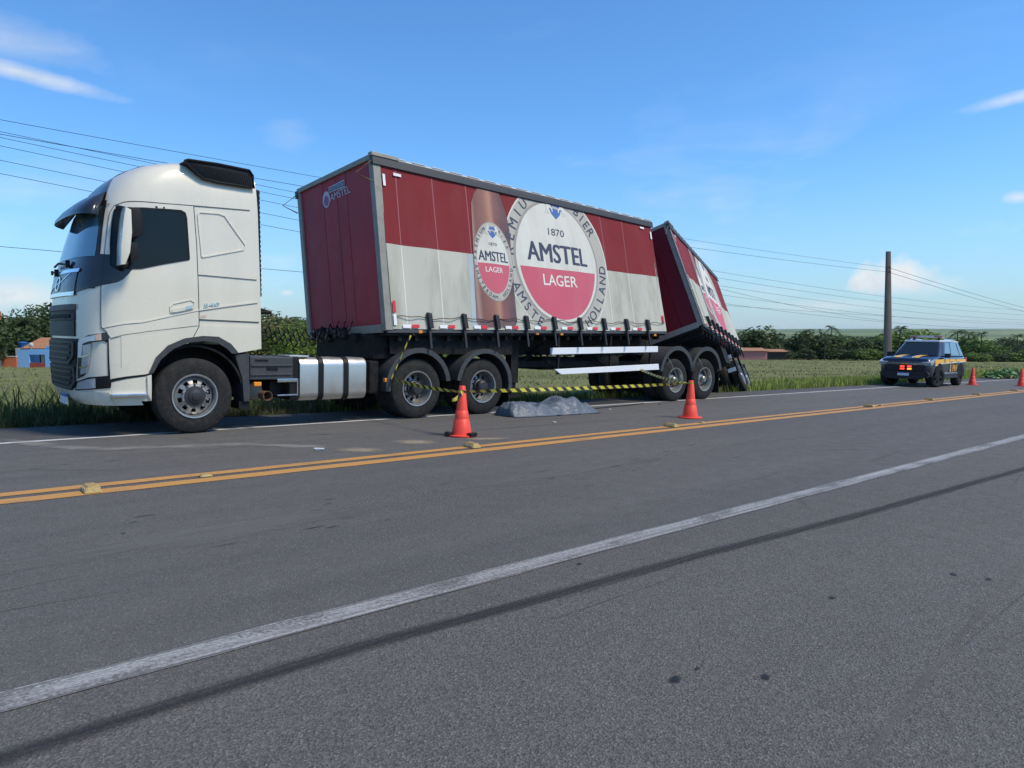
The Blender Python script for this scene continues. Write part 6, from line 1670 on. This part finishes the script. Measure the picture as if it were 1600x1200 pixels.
def tiled_roof(T, x0, x1, y0, y1, z0, z1, nx, ny, mat):
    """slope rising from y0 to y1; rows of single tiles"""
    T.part('roof_deck', B().prism([(y0-.1, z0-.10), (y1, z1-.10), (y1, z1-.04), (y0-.1, z0-.04)], x0, x1, 'x'), m_hole)
    sl = math.atan2(z1-z0, y1-y0); tl = (y1-y0)/math.cos(sl)/ny*1.2; tw = (x1-x0)/nx
    tm = bpy.data.meshes.new('roof_tile'); b = B()
    pr_ = [(-tw*.46, 0), (-tw*.25, .09), (0, .12), (tw*.25, .09), (tw*.46, 0)]
    v0 = [b.bm.verts.new((x, 0, z)) for x, z in pr_]; v1 = [b.bm.verts.new((x*.9, tl, z)) for x, z in pr_]; v2 = [b.bm.verts.new((x*.85, 0, z-.03)) for x, z in pr_]
    for i in range(4): b.bm.faces.new((v0[i], v0[i+1], v1[i+1], v1[i])); b.bm.faces.new((v2[i], v2[i+1], v0[i+1], v0[i]))
    b.bm.to_mesh(tm); b.bm.free(); tm.materials.append(mat)
    for j in range(ny):
        for i in range(nx):
            o = link(bpy.data.objects.new('roof_tile', tm), T.root, T.inv); f = j/ny
            o.location = (x0+tw*(i+.5)+random.uniform(-.02, .02), y0+(y1-y0)*f-.05, z0+(z1-z0)*f+.0+random.uniform(0, .02)); o.rotation_euler = (sl-.03, 0, random.uniform(-.04, .04))
HF = house_frame(28, 92); mpp = 92/FPX
X_ = lambda px: (px-28)*mpp
HB = Thing('blue_house', 'low sky blue house with clay tile roof and dark open porch beyond the grass', 'house', HF, (4, 2, 0)); lvl(HB.root)
xa, xb_, xc, xd = X_(24), X_(43), X_(68), X_(160)
HB.part('wall', B().box(xa, xb_, 0, .25, -.6, 2.35), m_bwall); HB.part('wall', B().box(xc, xd, 0, .25, -.6, 2.55), m_bwall); HB.part('lintel', B().box(xb_, xc, 0, .25, 1.70, 2.40), m_bwall)
HB.part('side_wall', B().box(xa, xa+.25, .25, 6, -.6, 2.35), m_bwall); HB.part('back_wall', B().box(xa, xd, 6, 6.2, -.6, 2.6), m_bwall)
HB.part('porch_back', B().box(xb_-.1, xc+.1, 2.2, 2.35, -.6, 2.3), m_hole); HB.part('porch_low_wall', B().box(xb_, xc, .02, .20, -.6, .62), m_ddoor); HB.part('porch_pillar', B().box(X_(52), X_(57), 1.2, 1.4, .0, 2.1), m_wwall)
HB.part('parapet', B().box(X_(70), X_(79), -.03, .28, 2.55, 2.85), m_bwall)
tiled_roof(HB, X_(28), X_(120), .3, 4.2, 2.42, 3.75, 26, 8, m_tile)
HB.part('satellite_dish', B().lathe([(.0, -.05), (.2, -.03), (.32, .06)], (X_(46), .1, 2.95), 'y', 18), m_wwall, True); HB.part('dish_arm', B().tube([(X_(46), .2, 2.35), (X_(46), .2, 2.95)], .03, 5), m_wwall)
HW = Thing('orange_wall', 'low orange rendered yard wall beside the blue house', 'wall', HF, (-2, 0, 0)); lvl(HW.root)
HW.part('panel', B().box(X_(2), X_(27)-.12, -.30, -.12, -.6, 1.42), m_owall); HW.part('coping', B().box(X_(1.5), X_(27)-.12, -.34, -.08, 1.42, 1.52), m_wwall); HW.part('gate_post', B().box(X_(-8), X_(2), -.30, -.10, -.6, 1.45), m_wwall)
HT = Thing('water_tank', 'blue plastic water tank on a pale block base behind the orange wall', 'water tank', HF, (X_(14), 2.5, 0)); lvl(HT.root)
HT.part('stand', B().box(X_(7), X_(24), 1.8, 3.4, -.6, 2.5), m_wwall); HT.part('tank', B().lathe([(.0, 2.5), (.50, 2.5), (.62, 3.10), (.66, 3.12), (.66, 3.2), (.2, 3.36), (0, 3.38)], (X_(14), 2.5, .0), 'z', 20), m_tank, True)
HS = Thing('brown_shed', 'dark tiled lean-to roof between the water tank and the blue house', 'shed', HF, (X_(30), 4, 0)); lvl(HS.root)
HS.part('wall', B().box(X_(22), X_(46), 5.5, 9, -.6, 3.0), m_wwall); HS.part('roof', B().prism([(5.2, 2.9), (9.3, 4.3), (9.3, 4.4), (5.2, 3.0)], X_(20), X_(50), 'x'), m_tile)
FB_ = house_frame(-2, 118); BT = Thing('brick_tower', 'orange brick corner of a taller building at the picture edge behind the trees', 'building', FB_, (-1, 1, 0)); lvl(BT.root)
zt_ = at_depth(-2, 492, 118).z-land(-2, 118).z
BT.part('wall', B().box(-4, .1, 0, .7, -.6, zt_), m_owall); BT.part('parapet', B().prism([(-4, zt_), (.05, zt_), (.05, zt_+.55), (-4, zt_+1.6)], -.05, .75), m_tile)
HF2 = house_frame(440, 70); H2_ = Thing('tiled_house', 'clay tile roof of a low house seen past the back of the cab', 'house', HF2, (0, 2, 0)); lvl(H2_.root)
m2 = 70/FPX; H2_.part('wall', B().box((392-440)*m2, (500-440)*m2, 0, 4, -.6, 1.75), m_wwall)
tiled_roof(H2_, (390-440)*m2, (460-440)*m2, -.3, 2.4, 1.75, 2.65, 22, 7, m_tile)
HF3 = house_frame(500, 66); H3_ = Thing('small_tiled_house', 'small clay tile roof showing between the trailer front and the fuel tank', 'house', HF3, (0, 2, 0)); lvl(H3_.root)
m3 = 66/FPX; H3_.part('wall', B().box((490-500)*m3, (515-500)*m3, 0, 3, -.6, 1.5), m_wwall); H3_.part('roof', B().prism([(-.3, 1.5), (1.6, 2.45), (1.6, 2.55), (-.3, 1.6)], (488-500)*m3, (517-500)*m3, 'x'), m_tile)
HF4 = house_frame(1180, 160); H4_ = Thing('pink_building', 'long faded pink building in front of the tree belt beside the tipped trailer', 'building', HF4, (0, 2, 0)); lvl(H4_.root)
m4 = 160/FPX; H4_.part('wall', B().box(-5, (1200-1180)*m4, 0, 4, -.6, 1.9), m_pinkw); H4_.part('wall', B().box((1200-1180)*m4, (1232-1180)*m4, .6, 4, -.6, 1.7), m_hole)
H4_.part('roof', B().prism([(-.4, 1.95), (4.4, 2.5), (4.4, 2.6), (-.4, 2.05)], -5.3, (1202-1180)*m4, 'x'), m_tile); H4_.part('roof', B().prism([(.2, 1.75), (4.4, 2.2), (4.4, 2.3), (.2, 1.85)], (1200-1180)*m4, (1234-1180)*m4, 'x'), m_tile)
# ================================================================== air: faint haze over the plain
m, t, p, out = nmat('thin_haze'); t.n.remove(p)
pv = t.add('ShaderNodeVolumePrincipled'); pv.inputs['Color'].default_value = (.86, .92, .97, 1); pv.inputs['Density'].default_value = 3.6e-5; pv.inputs['Anisotropy'].default_value = .2
t.link(pv.outputs[0], out.inputs['Volume'])
zlo = float(GZ.min())-1.; b = B().box(-9900, 9900, -9900, 9900, zlo, 24.); hz_o = b.obj('haze', m); hz_o['kind'] = 'stuff'; lvl(hz_o)
tag(hz_o, 'thin pale haze lying over the plain', 'haze')
# ================================================================== tip the level layout onto the sloping road
bpy.context.view_layer.update()
for o in list(bpy.data.objects):
    if o.parent is None and o not in GRAV and o not in (cam, sun):
        o.matrix_world = TILT @ o.matrix_world
